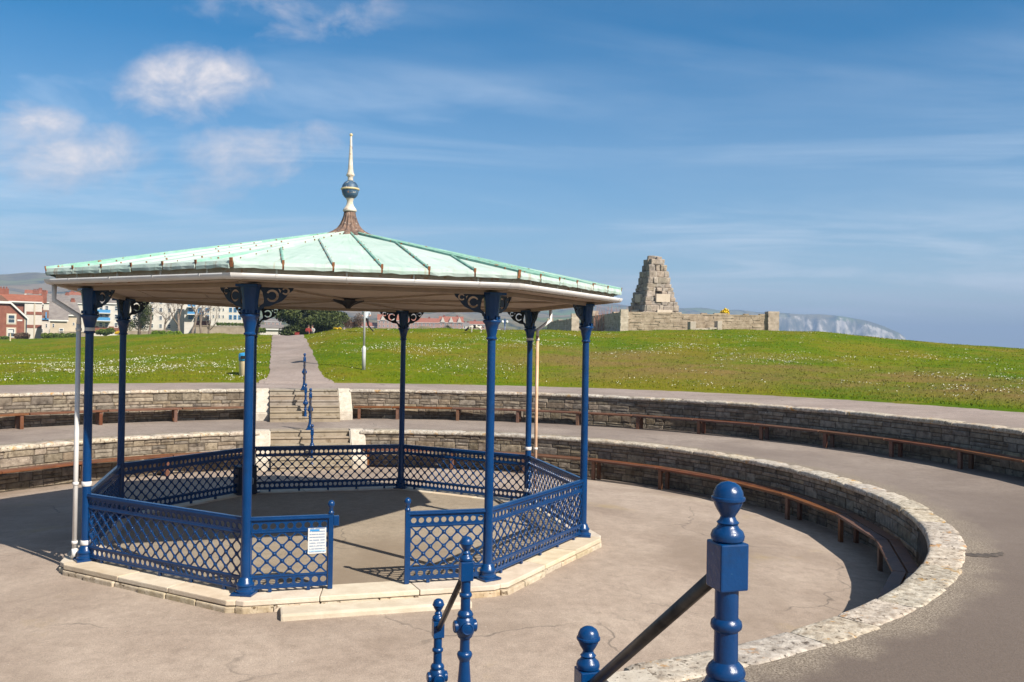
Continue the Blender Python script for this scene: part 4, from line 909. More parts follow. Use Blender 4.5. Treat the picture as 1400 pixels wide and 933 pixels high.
# sign at far left edge of the lawn
p = at(14, 469, 84); sg = empty('sign_post', (p.x, p.y, gz(p)), 0, 'small white sign on a post before the red brick house', 'sign')
MB().box(-.04, .04, -.04, .04, 0, 1.05).build('post', mt['bincream'], sg); MB().box(-.28, .28, -.06, -.045, .8, 1.1).build('panel', mt['white'], sg)

# ------------------------------------------------------------------ the ruined pyramid in its walled enclosure
mt['ruin'] = pmat('ruin_stone', (0.20, 0.165, 0.132), (0.36, 0.305, 0.25), rough=.95, scale=3, detail=8, bump=.9, bscale=8, orand=.16, spots=[(2.5, .6, .1, (.10, .08, .065))])
mt['plaque'] = pmat('pale_plaque_stone', (0.44, 0.365, 0.285), (0.50, 0.42, 0.335), rough=.85, scale=3)
def rough_block(sx, sy, sz, seed, mat):
    q = random.Random(seed); mb = MB().box(-sx / 2, sx / 2, -sy / 2, sy / 2, -sz / 2, sz / 2)
    mb.v = [tuple(c + q.uniform(-.06, .06) for c in v) for v in mb.v]
    return mb.mesh('stone', mat, bevel=min(sx, sz) * .16)
BL = [rough_block(1, 1, 1, i, mt['ruin']) for i in range(14)]
pb = at(893, 451, 78); zb_ = gz(pb) - .1; PY = empty('stone_pyramid', (pb.x, pb.y, zb_), 0, 'ruined stepped stone pyramid rising behind the enclosure wall', 'monument')
vd = Vector((pb.x - CAM.x, pb.y - CAM.y, 0)).normalized(); rotp = math.atan2(vd.y, vd.x) - math.pi / 2 + R_(27)
PY.rotation_euler.z = rotp
q = random.Random(21); H = 6.95; s0_, s1_ = 4.85, 1.25; z = 0; lvl = 0
core = MB(); core.add([(x * (s0_ / 2 - .6), y * (s0_ / 2 - .6), 0) for x, y in ((-1, -1), (1, -1), (1, 1), (-1, 1))] + [(x * (s1_ / 2 - .25), y * (s1_ / 2 - .25), H - .25) for x, y in ((-1, -1), (1, -1), (1, 1), (-1, 1))],
                     [(0, 1, 5, 4), (1, 2, 6, 5), (2, 3, 7, 6), (3, 0, 4, 7), (4, 5, 6, 7), (3, 2, 1, 0)]); core.build('core', mt['ruin'], PY)
while z < H - .1:
    h = q.uniform(.30, .60); h = min(h, H - z) if H - z > .3 else H - z
    s = s0_ + (s1_ - s0_) * ((z + h * .5) / H) ** .85; 
    for side in range(4):
        # blocks along this face
        u = -s / 2; ang = side * math.pi / 2
        while u < s / 2 - .05:
            wv = q.uniform(.42, .95); wv = min(wv, s / 2 - u)
            if s / 2 - u - wv < .25: wv = s / 2 - u
            dep = q.uniform(.5, .62); jut = q.uniform(-.16, .10)
            if not (q.random() < .05 and z > 2):
                plq = side == 0 and ((1.75 < z < 2.15 or (2.9 < z < 3.25)) and abs(u + wv / 2 - .1) < .5)
                M = Matrix.Rotation(ang, 4, 'Z')
                o = put('stone', q.choice(BL), PY, M @ Vector((u + wv / 2, -(s / 2 - dep / 2) - jut, z + h / 2)), ang + q.uniform(-.10, .10)); o.rotation_euler.x = q.uniform(-.06, .06); o.rotation_euler.y = q.uniform(-.05, .05)
                o.scale = (wv * 1.03, dep * 1.05, h * q.uniform(.95, 1.05))
            u += wv
    z += h; lvl += 1
for (zc, hh, ww) in ((2.05, .5, 1.45), (3.35, .72, 1.35)):
    s = s0_ + (s1_ - s0_) * ((zc + .1) / H) ** .85
    MB().box(-ww / 2 + .0, ww / 2 + .0, -.12, .12, -hh / 2, hh / 2).build('plaque', mt['plaque'], PY, bevel=.02, loc=(.12, -(s / 2) - .06, zc))
    o = MB().box(-ww / 2 * .8, ww / 2 * .8, -.12, .12, -hh / 2, hh / 2).build('plaque', mt['plaque'], PY, bevel=.02, loc=(-(s / 2) - .06, 0, zc), rz=-math.pi / 2)
q = random.Random(22)
for i in range(5):
    o = put('stone', BL[i], PY, (q.uniform(-.35, .35), q.uniform(-.35, .35), H + .08 + q.uniform(-.1, .1)), q.uniform(0, 3)); o.scale = (q.uniform(.45, .7), q.uniform(.45, .6), q.uniform(.3, .45))
# enclosure wall: thin courses of flat stones
mt['ruinwall'] = pmat('drystone_slab', (0.33, 0.265, 0.20), (0.54, 0.45, 0.355), rough=.95, scale=2.6, detail=7, bump=.5, bscale=12, orand=.2, spots=[(3, .66, .06, (.2, .16, .12))])
mt['ruincore'] = pmat('drystone_core', (0.07, 0.055, 0.04), (0.11, 0.09, 0.065), rough=.95, scale=4)
def drystone(root, A, B, zA, h0, h1, thick, seed, nsing=70):
    """wall from A to B (xy), height h0 at A to h1 at B; the larger slabs singly, the rest joined"""
    q = random.Random(seed); A = Vector((A[0], A[1], 0)); B = Vector((B[0], B[1], 0)); d = B - A; ln = d.length; d.normalize(); ang = math.atan2(d.y, d.x)
    M = Matrix.Translation((A.x, A.y, zA)) @ Matrix.Rotation(ang, 4, 'Z')
    c = MB(); c.add([M @ Vector(v) for v in [(0, -thick / 2 + .04, -.6), (ln, -thick / 2 + .04, -.6), (ln, thick / 2 - .04, -.6), (0, thick / 2 - .04, -.6), (0, -thick / 2 + .04, h0 - .06), (ln, -thick / 2 + .04, h1 - .06), (ln, thick / 2 - .04, h1 - .06), (0, thick / 2 - .04, h0 - .06)]],
          [(0, 1, 5, 4), (1, 2, 6, 5), (2, 3, 7, 6), (3, 0, 4, 7), (4, 5, 6, 7), (3, 2, 1, 0)]); c.build('core', mt['ruincore'], root)
    mb = MB(); z = -.3
    while z < max(h0, h1):
        hh = q.uniform(.07, .13); x = 0
        while x < ln:
            L_ = min(q.uniform(.3, .9), ln - x); hl = h0 + (h1 - h0) * (x + L_ / 2) / ln + q.uniform(-.07, .07)
            if z + hh * .5 < hl and L_ > .04:
                jy = q.uniform(-.025, .025)
                for sd in (-1, 1):
                    y0, y1 = (-thick / 2 + jy, -.02) if sd < 0 else (.02, thick / 2 + jy)
                    mb.box(x + .008, x + L_ - .008, y0, y1, z + .008, z + hh - .006, M)
            x += L_
        z += hh
    o = mb.build('slabs', mt['ruinwall'], root); o['kind'] = 'stuff'
EW = empty('enclosure_wall', (0, 0, 0), 0, 'low drystone enclosure wall round the ruined pyramid', 'wall')
cA = at(853, 454, 68); cB = at(1055, 453, 68); cL1 = at(812, 453, 78); cL2 = at(786, 452, 84); cL3 = at(752, 451.5, 92); zw = min(gz(cA), gz(cB)) - .05
drystone(EW, (cA.x, cA.y), (cB.x, cB.y), zw, 1.72, 1.62, .5, 1)
drystone(EW, (cA.x, cA.y + .3), (cL1.x, cL1.y), zw, 1.68, 1.72, .45, 2)
drystone(EW, (cL2.x, cL2.y), (cL3.x, cL3.y), zw, 1.66, 1.5, .45, 3)
def pier(p, w_, h, seed):
    q = random.Random(seed); z = -.4
    c = MB(); 
    while z < h:
        hh = q.uniform(.09, .15); c.box(p[0] - w_ / 2 + q.uniform(-.02, .02), p[0] + w_ / 2 + q.uniform(-.02, .02), p[1] - w_ / 2, p[1] + w_ / 2 + q.uniform(-.02, .02), zw + z, zw + z + hh - .008); z += hh
    c.box(p[0] - w_ / 2 + .03, p[0] + w_ / 2 - .03, p[1] - w_ / 2 + .03, p[1] + w_ / 2 - .03, zw - .4, zw + z - .05)
    o = c.build('pier', mt['ruinwall'], EW)
pier((cA.x - .02, cA.y - .02), .62, 1.78, 5); pier((cB.x, cB.y - .02), .85, 1.78, 6); pier((cL1.x, cL1.y), .7, 2.1, 7); pier((cL2.x, cL2.y), .75, 2.0, 8); pier((cL3.x, cL3.y), .6, 1.75, 9)
# stone seats before the wall
for (xx, w_, hh, lab) in ((946, .35, 1.15, 'tall block'), (963, .55, .55, 'low block'), (982, .3, .9, 'upright block')): pass
p = at(962, 454, 66.6); SS = empty('garden_seat', (p.x, p.y, zw + .05), 0, 'blocky concrete seats and uprights against the enclosure wall', 'seat')
mt['conc'] = pmat('weathered_concrete', (.36, .31, .25), (.46, .40, .33), rough=.95, scale=3)
for nm, (a_, b_, c_, d_, e_, f_) in (('end_block', (-1.15, -.72, -.45, .5, -.4, .92)), ('seat', (-.715, .32, -.4, .5, -.4, .42)), ('end_block', (.325, .56, -.45, .5, -.4, .5)), ('end_block', (.95, 1.3, -.45, .5, -.4, 1.0)), ('lintel', (.565, .945, -.4, .5, .38, .5))):
    MB().box(a_, b_, c_, d_, e_, f_).build(nm, mt['conc'], SS, bevel=.02)
print('ruin ok')

# ------------------------------------------------------------------ far hills, headland, sea
RIDGE = [(-900, 395, 1500, 0), (-500, 372, 1600, 0), (-150, 376, 1700, 0), (0, 376, 1800, 0), (60, 373, 1850, 0), (140, 371, 1900, 0), (300, 378, 2100, 0), (480, 392, 2300, 0), (620, 400, 2500, 0), (740, 408, 2700, 0), (850, 417.5, 2800, 0),
         (930, 422.5, 2900, .25), (1000, 424, 3000, .7), (1060, 426, 3000, 1), (1120, 430, 3000, 1), (1160, 434, 2990, 1), (1185, 438.5, 2980, 1), (1210, 445, 2970, 1), (1228, 453, 2960, 1), (1237, 460, 2955, 1), (1241, 470, 2950, 1), (1243, 488, 2950, 1)]
rx = np.array([r[0] for r in RIDGE], float); xs_ = np.concatenate([np.arange(-900, 900, 12), np.arange(900, 1243.5, 2.0)])
ry = np.interp(xs_, rx, [r[1] for r in RIDGE]); rD = np.interp(xs_, rx, [r[2] for r in RIDGE]); rc_ = np.interp(xs_, rx, [r[3] for r in RIDGE])
V = []; NR = 26
for x, y, D, c in zip(xs_, ry, rD, rc_):
    y = y + 1.0 * math.sin(x * .037) + .5 * math.sin(x * .11); zc = max(at(x, y, D).z, -15); dh = ray(x, y); dh = Vector((dh.x, dh.y, 0))
    z0_ = 2.0 if x < 350 else -3
    La = [(285, z0_ - 1), (460, 8.5 if x > 400 else 5), (700, 15), (1100, 32), (.72 * D, .52 * zc), (.86 * D, .8 * zc), (.95 * D, .95 * zc), (D, zc), (1.1 * D, .9 * zc)]
    gul = 34 * mnoise.noise(Vector((x * .045, 0, 3))) + 20 * mnoise.noise(Vector((x * .13, 2, 0))) + 8 * mnoise.noise(Vector((x * .4, 5, 0)))
    Cl = [(D - 105 + gul, -19), (D - 100 + gul, -16), (D - 80 + gul * 1.2, -16 + (zc + 16) * .22), (D - 60 + gul * .6, -16 + (zc + 16) * .5), (D - 38 + gul * .6, -16 + (zc + 16) * .78), (D - 30 + gul * .5, -16 + (zc + 16) * .87), (D - 10, -16 + (zc + 16) * .97), (D + 30, zc), (D + 200, zc * .9)]
    tt = np.linspace(0, 8, NR)
    for q in tt:
        i = min(int(q), 7); f = q - i
        a = [La[i][j] + (La[i + 1][j] - La[i][j]) * f for j in (0, 1)]; b = [Cl[i][j] + (Cl[i + 1][j] - Cl[i][j]) * f for j in (0, 1)]
        cc_ = c * c * (3 - 2 * c); d_ = a[0] + (b[0] - a[0]) * cc_; z_ = a[1] + (b[1] - a[1]) * cc_
        nz = mnoise.noise(Vector((x * .03, d_ * .004, 0))) * .06 * max(zc, 0) * (0 if q in (0, 8) else 1) * (1 - c * .8)
        V.append((CAM.x + dh.x * d_, CAM.y + dh.y * d_, z_ + nz))
nX = len(xs_); idx = np.arange(nX * NR).reshape(nX, NR); F = np.stack([idx[:-1, :-1], idx[1:, :-1], idx[1:, 1:], idx[:-1, 1:]], -1).reshape(-1, 4)
hm = bpy.data.materials.new('hill_fields'); hm.use_nodes = True; t = hm.node_tree; b = t.nodes['Principled BSDF']; geo = N(t, 'ShaderNodeNewGeometry'); pos = geo.outputs['Position']
wv_ = N(t, 'ShaderNodeTexNoise', ins={'Vector': pos, 'Scale': .006, 'Detail': 3}).outputs[1]
wpos = N(t, 'ShaderNodeVectorMath', operation='MULTIPLY_ADD', ins={0: wv_, 1: (160, 160, 0), 2: pos}).outputs[0]
vc = N(t, 'ShaderNodeTexVoronoi', ins={'Vector': N(t, 'ShaderNodeMapping', ins={0: wpos, 3: (.007, .004, .0)}).outputs[0], 'Scale': 1.0}).outputs['Color']
vsx = N(t, 'ShaderNodeSeparateXYZ', ins={0: vc}).outputs[0]
c = ramp(t, vsx, [(0.0, (.10, .12, .035)), (.3, (.19, .145, .08)), (.5, (.12, .15, .04)), (.7, (.22, .16, .095)), (1.0, (.11, .17, .045))])
n = N(t, 'ShaderNodeTexNoise', ins={'Vector': pos, 'Scale': .012, 'Detail': 9, 'Roughness': .65}).outputs[0]
c = mixc(t, ramp(t, n, [(.5, (0, 0, 0)), (.62, (.8, .8, .8))]), c, (.085, .07, .045))
ve = N(t, 'ShaderNodeTexVoronoi', feature='DISTANCE_TO_EDGE', ins={'Vector': N(t, 'ShaderNodeMapping', ins={0: wpos, 3: (.007, .004, .0)}).outputs[0], 'Scale': 1.0}).outputs['Distance']
c = mixc(t, ramp(t, ve, [(0, (1, 1, 1)), (.05, (0, 0, 0))]), c, (.03, .04, .02))
nzv = N(t, 'ShaderNodeSeparateXYZ', ins={0: geo.outputs['True Normal']}).outputs[2]
n2 = N(t, 'ShaderNodeTexNoise', ins={'Vector': N(t, 'ShaderNodeMapping', ins={0: pos, 3: (.03, .03, .006)}).outputs[0], 'Scale': 1.0, 'Detail': 6, 'Roughness': .65}).outputs[0]
chalk = ramp(t, n2, [(.36, (.06, .07, .04)), (.50, (.22, .20, .15)), (.58, (.52, .47, .40)), (.7, (.62, .57, .5))])
c = mixc(t, ramp(t, M_(t, 'ADD', nzv, M_(t, 'MULTIPLY', M_(t, 'SUBTRACT', n2, .5), -.8)), [(.55, (1, 1, 1)), (.75, (0, 0, 0))]), c, chalk)
t.links.new(c, b.inputs['Base Color']); b.inputs['Roughness'].default_value = 1; b.inputs['Specular IOR Level'].default_value = 0
struct(put('hills', npmesh('hills', V, F, hm, True)))
sm = bpy.data.materials.new('sea_water'); sm.use_nodes = True; t = sm.node_tree; b = t.nodes['Principled BSDF']; b.inputs['Base Color'].default_value = (.02, .07, .10, 1); b.inputs['Roughness'].default_value = .25
bn = N(t, 'ShaderNodeTexNoise', ins={'Vector': N(t, 'ShaderNodeNewGeometry').outputs['Position'], 'Scale': .25, 'Detail': 5}).outputs[0]
bp = N(t, 'ShaderNodeBump', ins={'Strength': .5, 'Distance': .6, 'Height': bn}); t.links.new(bp.outputs[0], b.inputs['Normal'])
struct(MB().add([(-5400, -5400, -16), (5400, -5400, -16), (5400, 5400, -16), (-5400, 5400, -16)], [(0, 1, 2, 3)]).build('sea', sm))

# ------------------------------------------------------------------ foliage helpers
def leaf_mesh(name, blobs, n, size, mat, seed, flat=0.0):
    """n small leaf quads spread through ellipsoid clumps ((cx,cy,cz,rx,ry,rz), ...)"""
    g = np.random.default_rng(seed); w_ = np.array([b[3] * b[4] * b[5] for b in blobs]); w_ = w_ ** .67; w_ /= w_.sum(); k = g.choice(len(blobs), n, p=w_); B = np.array(blobs)[k]
    d = g.normal(size=(n, 3)); d /= np.linalg.norm(d, axis=1)[:, None]; rad = g.random(n) ** .38; P = B[:, :3] + d * B[:, 3:] * rad[:, None]
    a = g.normal(size=(n, 3)); a /= np.linalg.norm(a, axis=1)[:, None]; b = np.cross(a, g.normal(size=(n, 3))); b /= np.linalg.norm(b, axis=1)[:, None]
    s = size * g.uniform(.6, 1.4, n)[:, None]
    V = np.stack([P - a * s, P - b * s * .55, P + a * s, P + b * s * .55], 1).reshape(-1, 3)
    return npmesh(name, V, np.arange(4 * n).reshape(-1, 4), mat)
def fmat(name, c1, c2, scale=1.2):
    m = pmat(name, c1, c2, rough=.7, scale=scale, detail=4, spec=.25); return m
mt['leaf_dark'] = fmat('evergreen_leaves', (.026, .042, .010), (.085, .10, .026)); mt['leaf_mid'] = fmat('hedge_leaves', (.05, .085, .012), (.12, .16, .02)); mt['leaf_bright'] = fmat('bright_hedge_leaves', (.09, .15, .012), (.17, .24, .02))
mt['leaf_red'] = fmat('russet_twigs', (.07, .04, .03), (.15, .10, .06)); mt['gorse'] = fmat('gorse_flowers', (.60, .40, .01), (.75, .55, .02), 4); mt['bark'] = pmat('grey_bark', (.13, .10, .078), (.22, .175, .14), rough=.95, scale=3); mt['twig'] = pmat('twigs', (.085, .06, .046), (.14, .10, .08), rough=.95)
def bushy(name, label, cat, px, py, D, wpx, hpx, mat, n, size, seed, group=None, nb=7):
    p = at(px, py, D); s = D / FPX; W, H_ = wpx * s, hpx * s; z = gz(p) if D < 300 else p.z
    e = empty(name, (p.x, p.y, min(z, p.z + .3)), 0, label, cat, group); q = random.Random(seed); lift = p.z - e.location.z
    bl = [(q.uniform(-.36, .36) * W, q.uniform(-.3, .3) * W * .6, H_ * q.uniform(.3, .66) + lift, W * q.uniform(.14, .24), W * q.uniform(.14, .22), H_ * q.uniform(.2, .32)) for _ in range(nb)] + [(0, 0, H_ * .4 + lift, W * .34, W * .26, H_ * .34)]
    put('crown', leaf_mesh('crown', bl, n, size, mat, seed), e)
    mb = MB()
    for b in bl[:5]: mb.tube([(0, 0, 0), (b[0] * .5, b[1] * .5, b[2] * .5), (b[0], b[1], b[2])], [.05 * H_ / 2 + .02, .03 * H_ / 2 + .01, .01], 5)
    mb.build('stems', mt['bark'], e); return e
def bare_tree(px, py, D, hpx, lean, seed, label, mat=None):
    p = at(px, py, D); H_ = hpx * D / FPX; e = empty('bare_tree', (p.x, p.y, min(gz(p), p.z) - .1), 0, label, 'tree', 'bare trees before the flats'); q = random.Random(seed)
    tk = MB(); tw = MB()
    def grow(p0, d, ln, r, lv):
        n = 4; pts = [p0]; dd = d.copy()
        for i in range(n):
            dd = (dd + Vector((q.uniform(-.22, .22), q.uniform(-.22, .22), q.uniform(-.08, .16)))).normalized(); pts.append(pts[-1] + dd * ln / n)
        rs = [r * (1 - .45 * i / n) for i in range(n + 1)]
        (tk if lv < 2 else tw).tube(pts, rs, 6 if lv < 2 else 4, lv == 0)
        if lv >= 5: return
        for k in range(q.choice([2, 3, 3]) if lv else 4):
            i = q.choice([2, 3, 4]) if lv else q.choice([2, 3, 4, 4]); a = q.uniform(0, 6.28); sp = q.uniform(.45, .9)
            s = dd.orthogonal().normalized(); s = Matrix.Rotation(a, 3, dd) @ s
            grow(pts[i], (dd + s * sp + Vector((0, 0, .12))).normalized(), ln * q.uniform(.55, .78), max(rs[i] * q.uniform(.5, .7), .008), lv + 1)
    grow(Vector((0, 0, 0)), Vector((lean, 0, 1)).normalized(), H_ * .42, H_ * .030, 0)
    tk.build('trunk', mt['bark'], e, True); tw.build('crown', mt['twig'], e); return e

# ------------------------------------------------------------------ houses
mt['brick'] = pmat('red_brick', (.17, .062, .04), (.22, .085, .056), rough=.9, scale=2); mt['render'] = pmat('white_render', (.52, .49, .44), (.46, .42, .36), rough=.9, scale=.8); mt['cream'] = pmat('cream_render', (.40, .33, .245), (.45, .38, .29), rough=.9, scale=.7)
mt['rooftile'] = pmat('red_roof_tiles', (.22, .075, .042), (.29, .11, .065), rough=.9, scale=1.5); mt['roofbrown'] = pmat('brown_roof_tiles', (.13, .07, .048), (.18, .10, .068), rough=.9, scale=1.5); mt['roofgrey'] = pmat('grey_slates', (.15, .13, .12), (.21, .185, .165), rough=.85, scale=1.2)
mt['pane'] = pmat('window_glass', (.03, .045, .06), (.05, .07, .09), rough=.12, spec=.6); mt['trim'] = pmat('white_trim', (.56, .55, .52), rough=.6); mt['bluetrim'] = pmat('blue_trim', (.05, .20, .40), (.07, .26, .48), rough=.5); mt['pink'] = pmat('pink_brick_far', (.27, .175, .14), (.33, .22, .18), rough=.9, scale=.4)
mt['gwall'] = pmat('garden_wall', (.28, .22, .16), (.38, .31, .235), rough=.95, scale=1.5, bump=.4, bscale=6)
def house(name, label, x0, x1, yb, ye, yr, D, depth, kind, wall, roof, wins=(), chim=(), rot=0.0, group=None, trim='trim', cat='house', parts=()):
    s = D / FPX; xm = (x0 + x1) / 2; pb = at(xm, yb, D); Wd = (x1 - x0) * s; He = (yb - ye) * s; Hr = (yb - yr) * s
    v2 = Vector((pb.x - CAM.x, pb.y - CAM.y, 0)).normalized(); rz = math.atan2(v2.y, v2.x) - math.pi / 2 + rot
    zg = pb.z; e = empty(name, (pb.x, pb.y, zg), rz, label, cat, group); h = Wd / 2
    # walls
    mb = MB()
    if kind == 'front' or kind == 'jerk':
        if kind == 'jerk': cl = .62; pts = [(-h, -3), (h, -3), (h, He), (h * (1 - cl), He + (Hr - He)), (-h * (1 - cl), Hr), (-h, He)]
        else: pts = [(-h, -3), (h, -3), (h, He), (0, Hr), (-h, He)]
        mb.prism(pts, 0, depth)
    elif kind == 'flat': mb.box(-h, h, 0, depth, -3, Hr)
    else: mb.prism([(0, -3), (depth, -3), (depth, He), (depth / 2, Hr), (0, He)], -h, h, Matrix(((0, 1, 0, 0), (1, 0, 0, 0), (0, 0, 1, 0), (0, 0, 0, 1))))
    o = mb.build('wall', mt[wall], e); bm = bmesh.new(); bm.from_mesh(o.data); bmesh.ops.recalc_face_normals(bm, faces=bm.faces); bm.to_mesh(o.data); bm.free()
    r = MB(); ov = .25; th = .14
    if kind == 'front' or kind == 'jerk':
        topx = 0 if kind == 'front' else h * .38
        for sg in (-1, 1):
            sl = (Hr - He) / (h - topx); a = (sg * (h + ov), He - ov * sl); b = (sg * topx, Hr)
            r.prism([a, b, (b[0], b[1] + th), (a[0], a[1] + th)], -.3, depth + .2)
        if kind == 'jerk': r.prism([(-topx, Hr), (topx, Hr), (topx * .1, Hr + topx * .8), (-topx * .1, Hr + topx * .8)], .9, depth)
    elif kind == 'flat': r.box(-h - .15, h + .15, -.15, depth + .15, Hr, Hr + .25)
    else:
        Mx = Matrix(((0, 1, 0, 0), (1, 0, 0, 0), (0, 0, 1, 0), (0, 0, 0, 1))); sl = (Hr - He) / (depth / 2)
        for (a, b) in (((-ov, He - ov * sl), (depth / 2, Hr)), ((depth + ov, He - ov * sl), (depth / 2, Hr))): r.prism([a, b, (b[0], b[1] + th), (a[0], a[1] + th)], -h - .2, h + .2, Mx)
    rf = r.build('roof', mt[roof], e); bm = bmesh.new(); bm.from_mesh(rf.data); bmesh.ops.recalc_face_normals(bm, faces=bm.faces); bm.to_mesh(rf.data); bm.free()
    if kind in ('front', 'jerk'):
        for sg in (-1, 1):
            topx = 0 if kind == 'front' else h * .38; sl = (Hr - He) / (h - topx); a = (sg * (h + ov), He - ov * sl); b = (sg * topx, Hr)
            MB().prism([(a[0], a[1] - .22), (b[0], b[1] - .22), (b[0], b[1] + .1), (a[0], a[1] + .1)], -.36, -.305).build('bargeboard', mt[trim], rf)
        if kind == 'jerk': MB().box(-h * .38, h * .38, -.36, -.305, Hr - .22, Hr + .12).build('bargeboard', mt[trim], rf)
    else: MB().box(-h - .2, h + .2, -.30, -.2, He - .3, He - .08).build('gutter', mt[trim], rf)
    for (cx, cy, ct, cw) in chim:
        X_ = (cx - xm) * s; c_ = MB().box(X_ - cw / 2, X_ + cw / 2, depth * .45, depth * .45 + .7, Hr - 1.2, (yb - ct) * s); 
        for k in (-1, 0, 1): c_.lathe([(.1, 0), (.12, .3)], 6, Matrix.Translation((X_ + k * cw * .28, depth * .45 + .35, (yb - ct) * s)))
        c_.build('chimney', mt['brick'], rf)
    for wdef in wins:
        (a, b, c, d) = wdef[:4]; f0 = mt[wdef[4]] if len(wdef) > 4 else mt['trim']; X0, X1, Z1, Z0 = (a - xm) * s, (c - xm) * s, (yb - b) * s, (yb - d) * s
        fr = MB(); t_ = min(.1, (X1 - X0) * .15); fr.box(X0, X0 + t_, -.07, .02, Z0, Z1); fr.box(X1 - t_, X1, -.07, .02, Z0, Z1); fr.box(X0 + t_, X1 - t_, -.07, .02, Z1 - t_, Z1); fr.box(X0 + t_, X1 - t_, -.07, .02, Z0, Z0 + t_); fr.box(X0 + t_, X1 - t_, -.06, .02, (Z0 + Z1) / 2 - t_ * .35, (Z0 + Z1) / 2 + t_ * .35)
        w1 = fr.build('window', f0, e); MB().box(X0 + t_, X1 - t_, -.03, .01, Z0 + t_, Z1 - t_).build('pane', mt['pane'], w1)
    for (nm, a, b, c, d, y0, y1, m_) in parts:
        MB().box((a - xm) * s, (c - xm) * s, y0, y1, (yb - d) * s, (yb - b) * s).build(nm, mt[m_], e)
    return e
GH = 'houses behind the lawn'
house('brick_house', 'red brick house with white bargeboards on its clipped gable', -32, 31, 467, 432.5, 413, 128, 10, 'jerk', 'brick', 'roofbrown', [(8.5, 430, 17.5, 442), (8.5, 449, 17.5, 461), (-14, 430, -5, 442)], group=GH,
      parts=[('quoin', 28.5, 433, 31.2, 466, -.04, .3, 'cream'), ('drainpipe', 30.2, 433, 31.6, 466, -.12, -.05, 'pane'), ('plaque', 20, 436.5, 26, 438.5, -.05, .02, 'trim'), ('window_surround', 7, 428.5, 19, 443.5, -.02, .02, 'cream'), ('window_surround', 7, 447.5, 19, 462, -.02, .02, 'cream')])
house('victorian_house', 'tall villa with red tiled roof and white bays banded in brick', -40, 50.5, 465, 412.5, 401.5, 143, 9, 'side', 'brick', 'rooftile', [(32.5, 415, 35.8, 423.5), (38, 415, 41, 424), (44, 414, 49, 424), (32.3, 432, 35.4, 441), (42.5, 432, 46.2, 442), (32.3, 450, 35.4, 457), (42.5, 450, 46.2, 458)], [(4, 402, 393, 1.5), (54, 400, 395.5, .8)], group=GH,
      parts=[('bay', 29.2, 413, 50.4, 464.5, -.5, .02, 'render'), ('brick_band', 31.5, 425.3, 50.2, 429.5, -.56, -.48, 'brick'), ('brick_band', 31.5, 443.5, 50.2, 447.8, -.56, -.48, 'brick'), ('pilaster', 40.5, 413.5, 42.2, 464, -.6, -.48, 'cream'), ('eaves_board', -40, 411.5, 50.5, 413.2, -.7, -.3, 'trim')])
house('white_cottage', 'white cottage with brown roof and bright blue eaves', 50.6, 70.5, 460, 435, 424.5, 150, 7, 'side', 'render', 'roofbrown', [(56, 436, 58, 440), (63.5, 436.5, 66, 440), (62, 443, 64, 448), (56, 450, 59, 455), (66, 450, 69, 455), (55.5, 415.5, 58, 419.5)], group=GH, trim='bluetrim',
      parts=[('dormer', 53.5, 418, 58.6, 425, .5, 3, 'brick'), ('dormer_trim', 53, 416.5, 59, 418.2, .3, 3, 'bluetrim'), ('gable_trim', 61.5, 427, 63, 435.5, -.5, -.3, 'bluetrim'), ('gable_trim', 68.5, 429, 70, 435.5, -.5, -.3, 'bluetrim')])
house('stone_cottage', 'beige cottage with a broad grey brown roof', 69.5, 90, 456.5, 437, 413.5, 139, 8, 'side', 'cream', 'roofgrey', [(72.5, 443, 75, 448), (80.5, 449, 86, 456)], group=GH)
house('gabled_cottage', 'cream gable ended cottage with grey roof beside the hedge', 87.5, 107.5, 452, 430, 411.5, 148, 9, 'side', 'cream', 'roofgrey', [(99, 441, 101.5, 445)], [(104, 412, 409, .7)], rot=.15, group=GH)
house('terrace_block', 'long white terrace under a pale grey roof behind the cottages', 42, 134, 458, 413.5, 402.5, 195, 11, 'side', 'render', 'roofgrey', [(x, 417, x + 3.5, 423) for x in range(110, 132, 7)], [(52, 402, 397, 1.2), (90.5, 403, 400, .8)], group=GH)
house('red_roof_house', 'distant house with a low red roof above the grey terrace', 36, 62, 425, 402, 396.5, 235, 9, 'side', 'render', 'rooftile', [], [(54, 396, 394, 1)], group=GH)
house('long_house', 'distant white house with a red roof near the hill foot', 97, 130, 425, 404.5, 399.5, 260, 9, 'side', 'render', 'rooftile', [], [(100, 400, 398, 1)], group=GH)
wb = []
def balc(x0, x1, y, hh=4.2): return [('balcony', x0, y, x1, y + hh, -1.3, -1.15, 'bluetrim'), ('balcony_slab', x0 - .5, y + hh, x1 + .5, y + hh + 1.1, -1.4, .02, 'trim')]
house('balcony_flats', 'white flats with pale blue balconies and grey roof', 127, 166, 454, 414, 402, 172, 11, 'side', 'render', 'roofgrey', [(a, b, a + 5, b + 7) for a in (136, 143, 155) for b in (418, 429.5, 441)] + [(128.5, 418, 131, 423)], group=GH, cat='flats', parts=balc(134, 150, 424) + balc(134, 150, 434.5) + [('base', 127, 446.5, 166, 454, -.06, .02, 'brick')])
house('white_flats', 'broad white flats seen through the bare trees', 178, 258, 456, 405, 404, 182, 11, 'flat', 'render', 'roofgrey', [(a, b, a + 4.5, b + 6) for a in range(184, 254, 11) for b in (410, 421, 432, 443)], group=GH, cat='flats')
house('blue_balcony_flats', 'white flats with a stack of blue glazed balconies', 253, 290, 452, 406, 405, 172, 11, 'flat', 'render', 'roofgrey', [(a, b, a + 6, b + 6, 'bluetrim') for a in (258, 270, 280) for b in (411, 421, 431)], group=GH, cat='flats', parts=balc(257, 267, 417, 3) + balc(257, 267, 427, 3) + balc(270, 278, 427, 3) + [('base', 268, 439, 290, 452, -.08, .02, 'brick')])
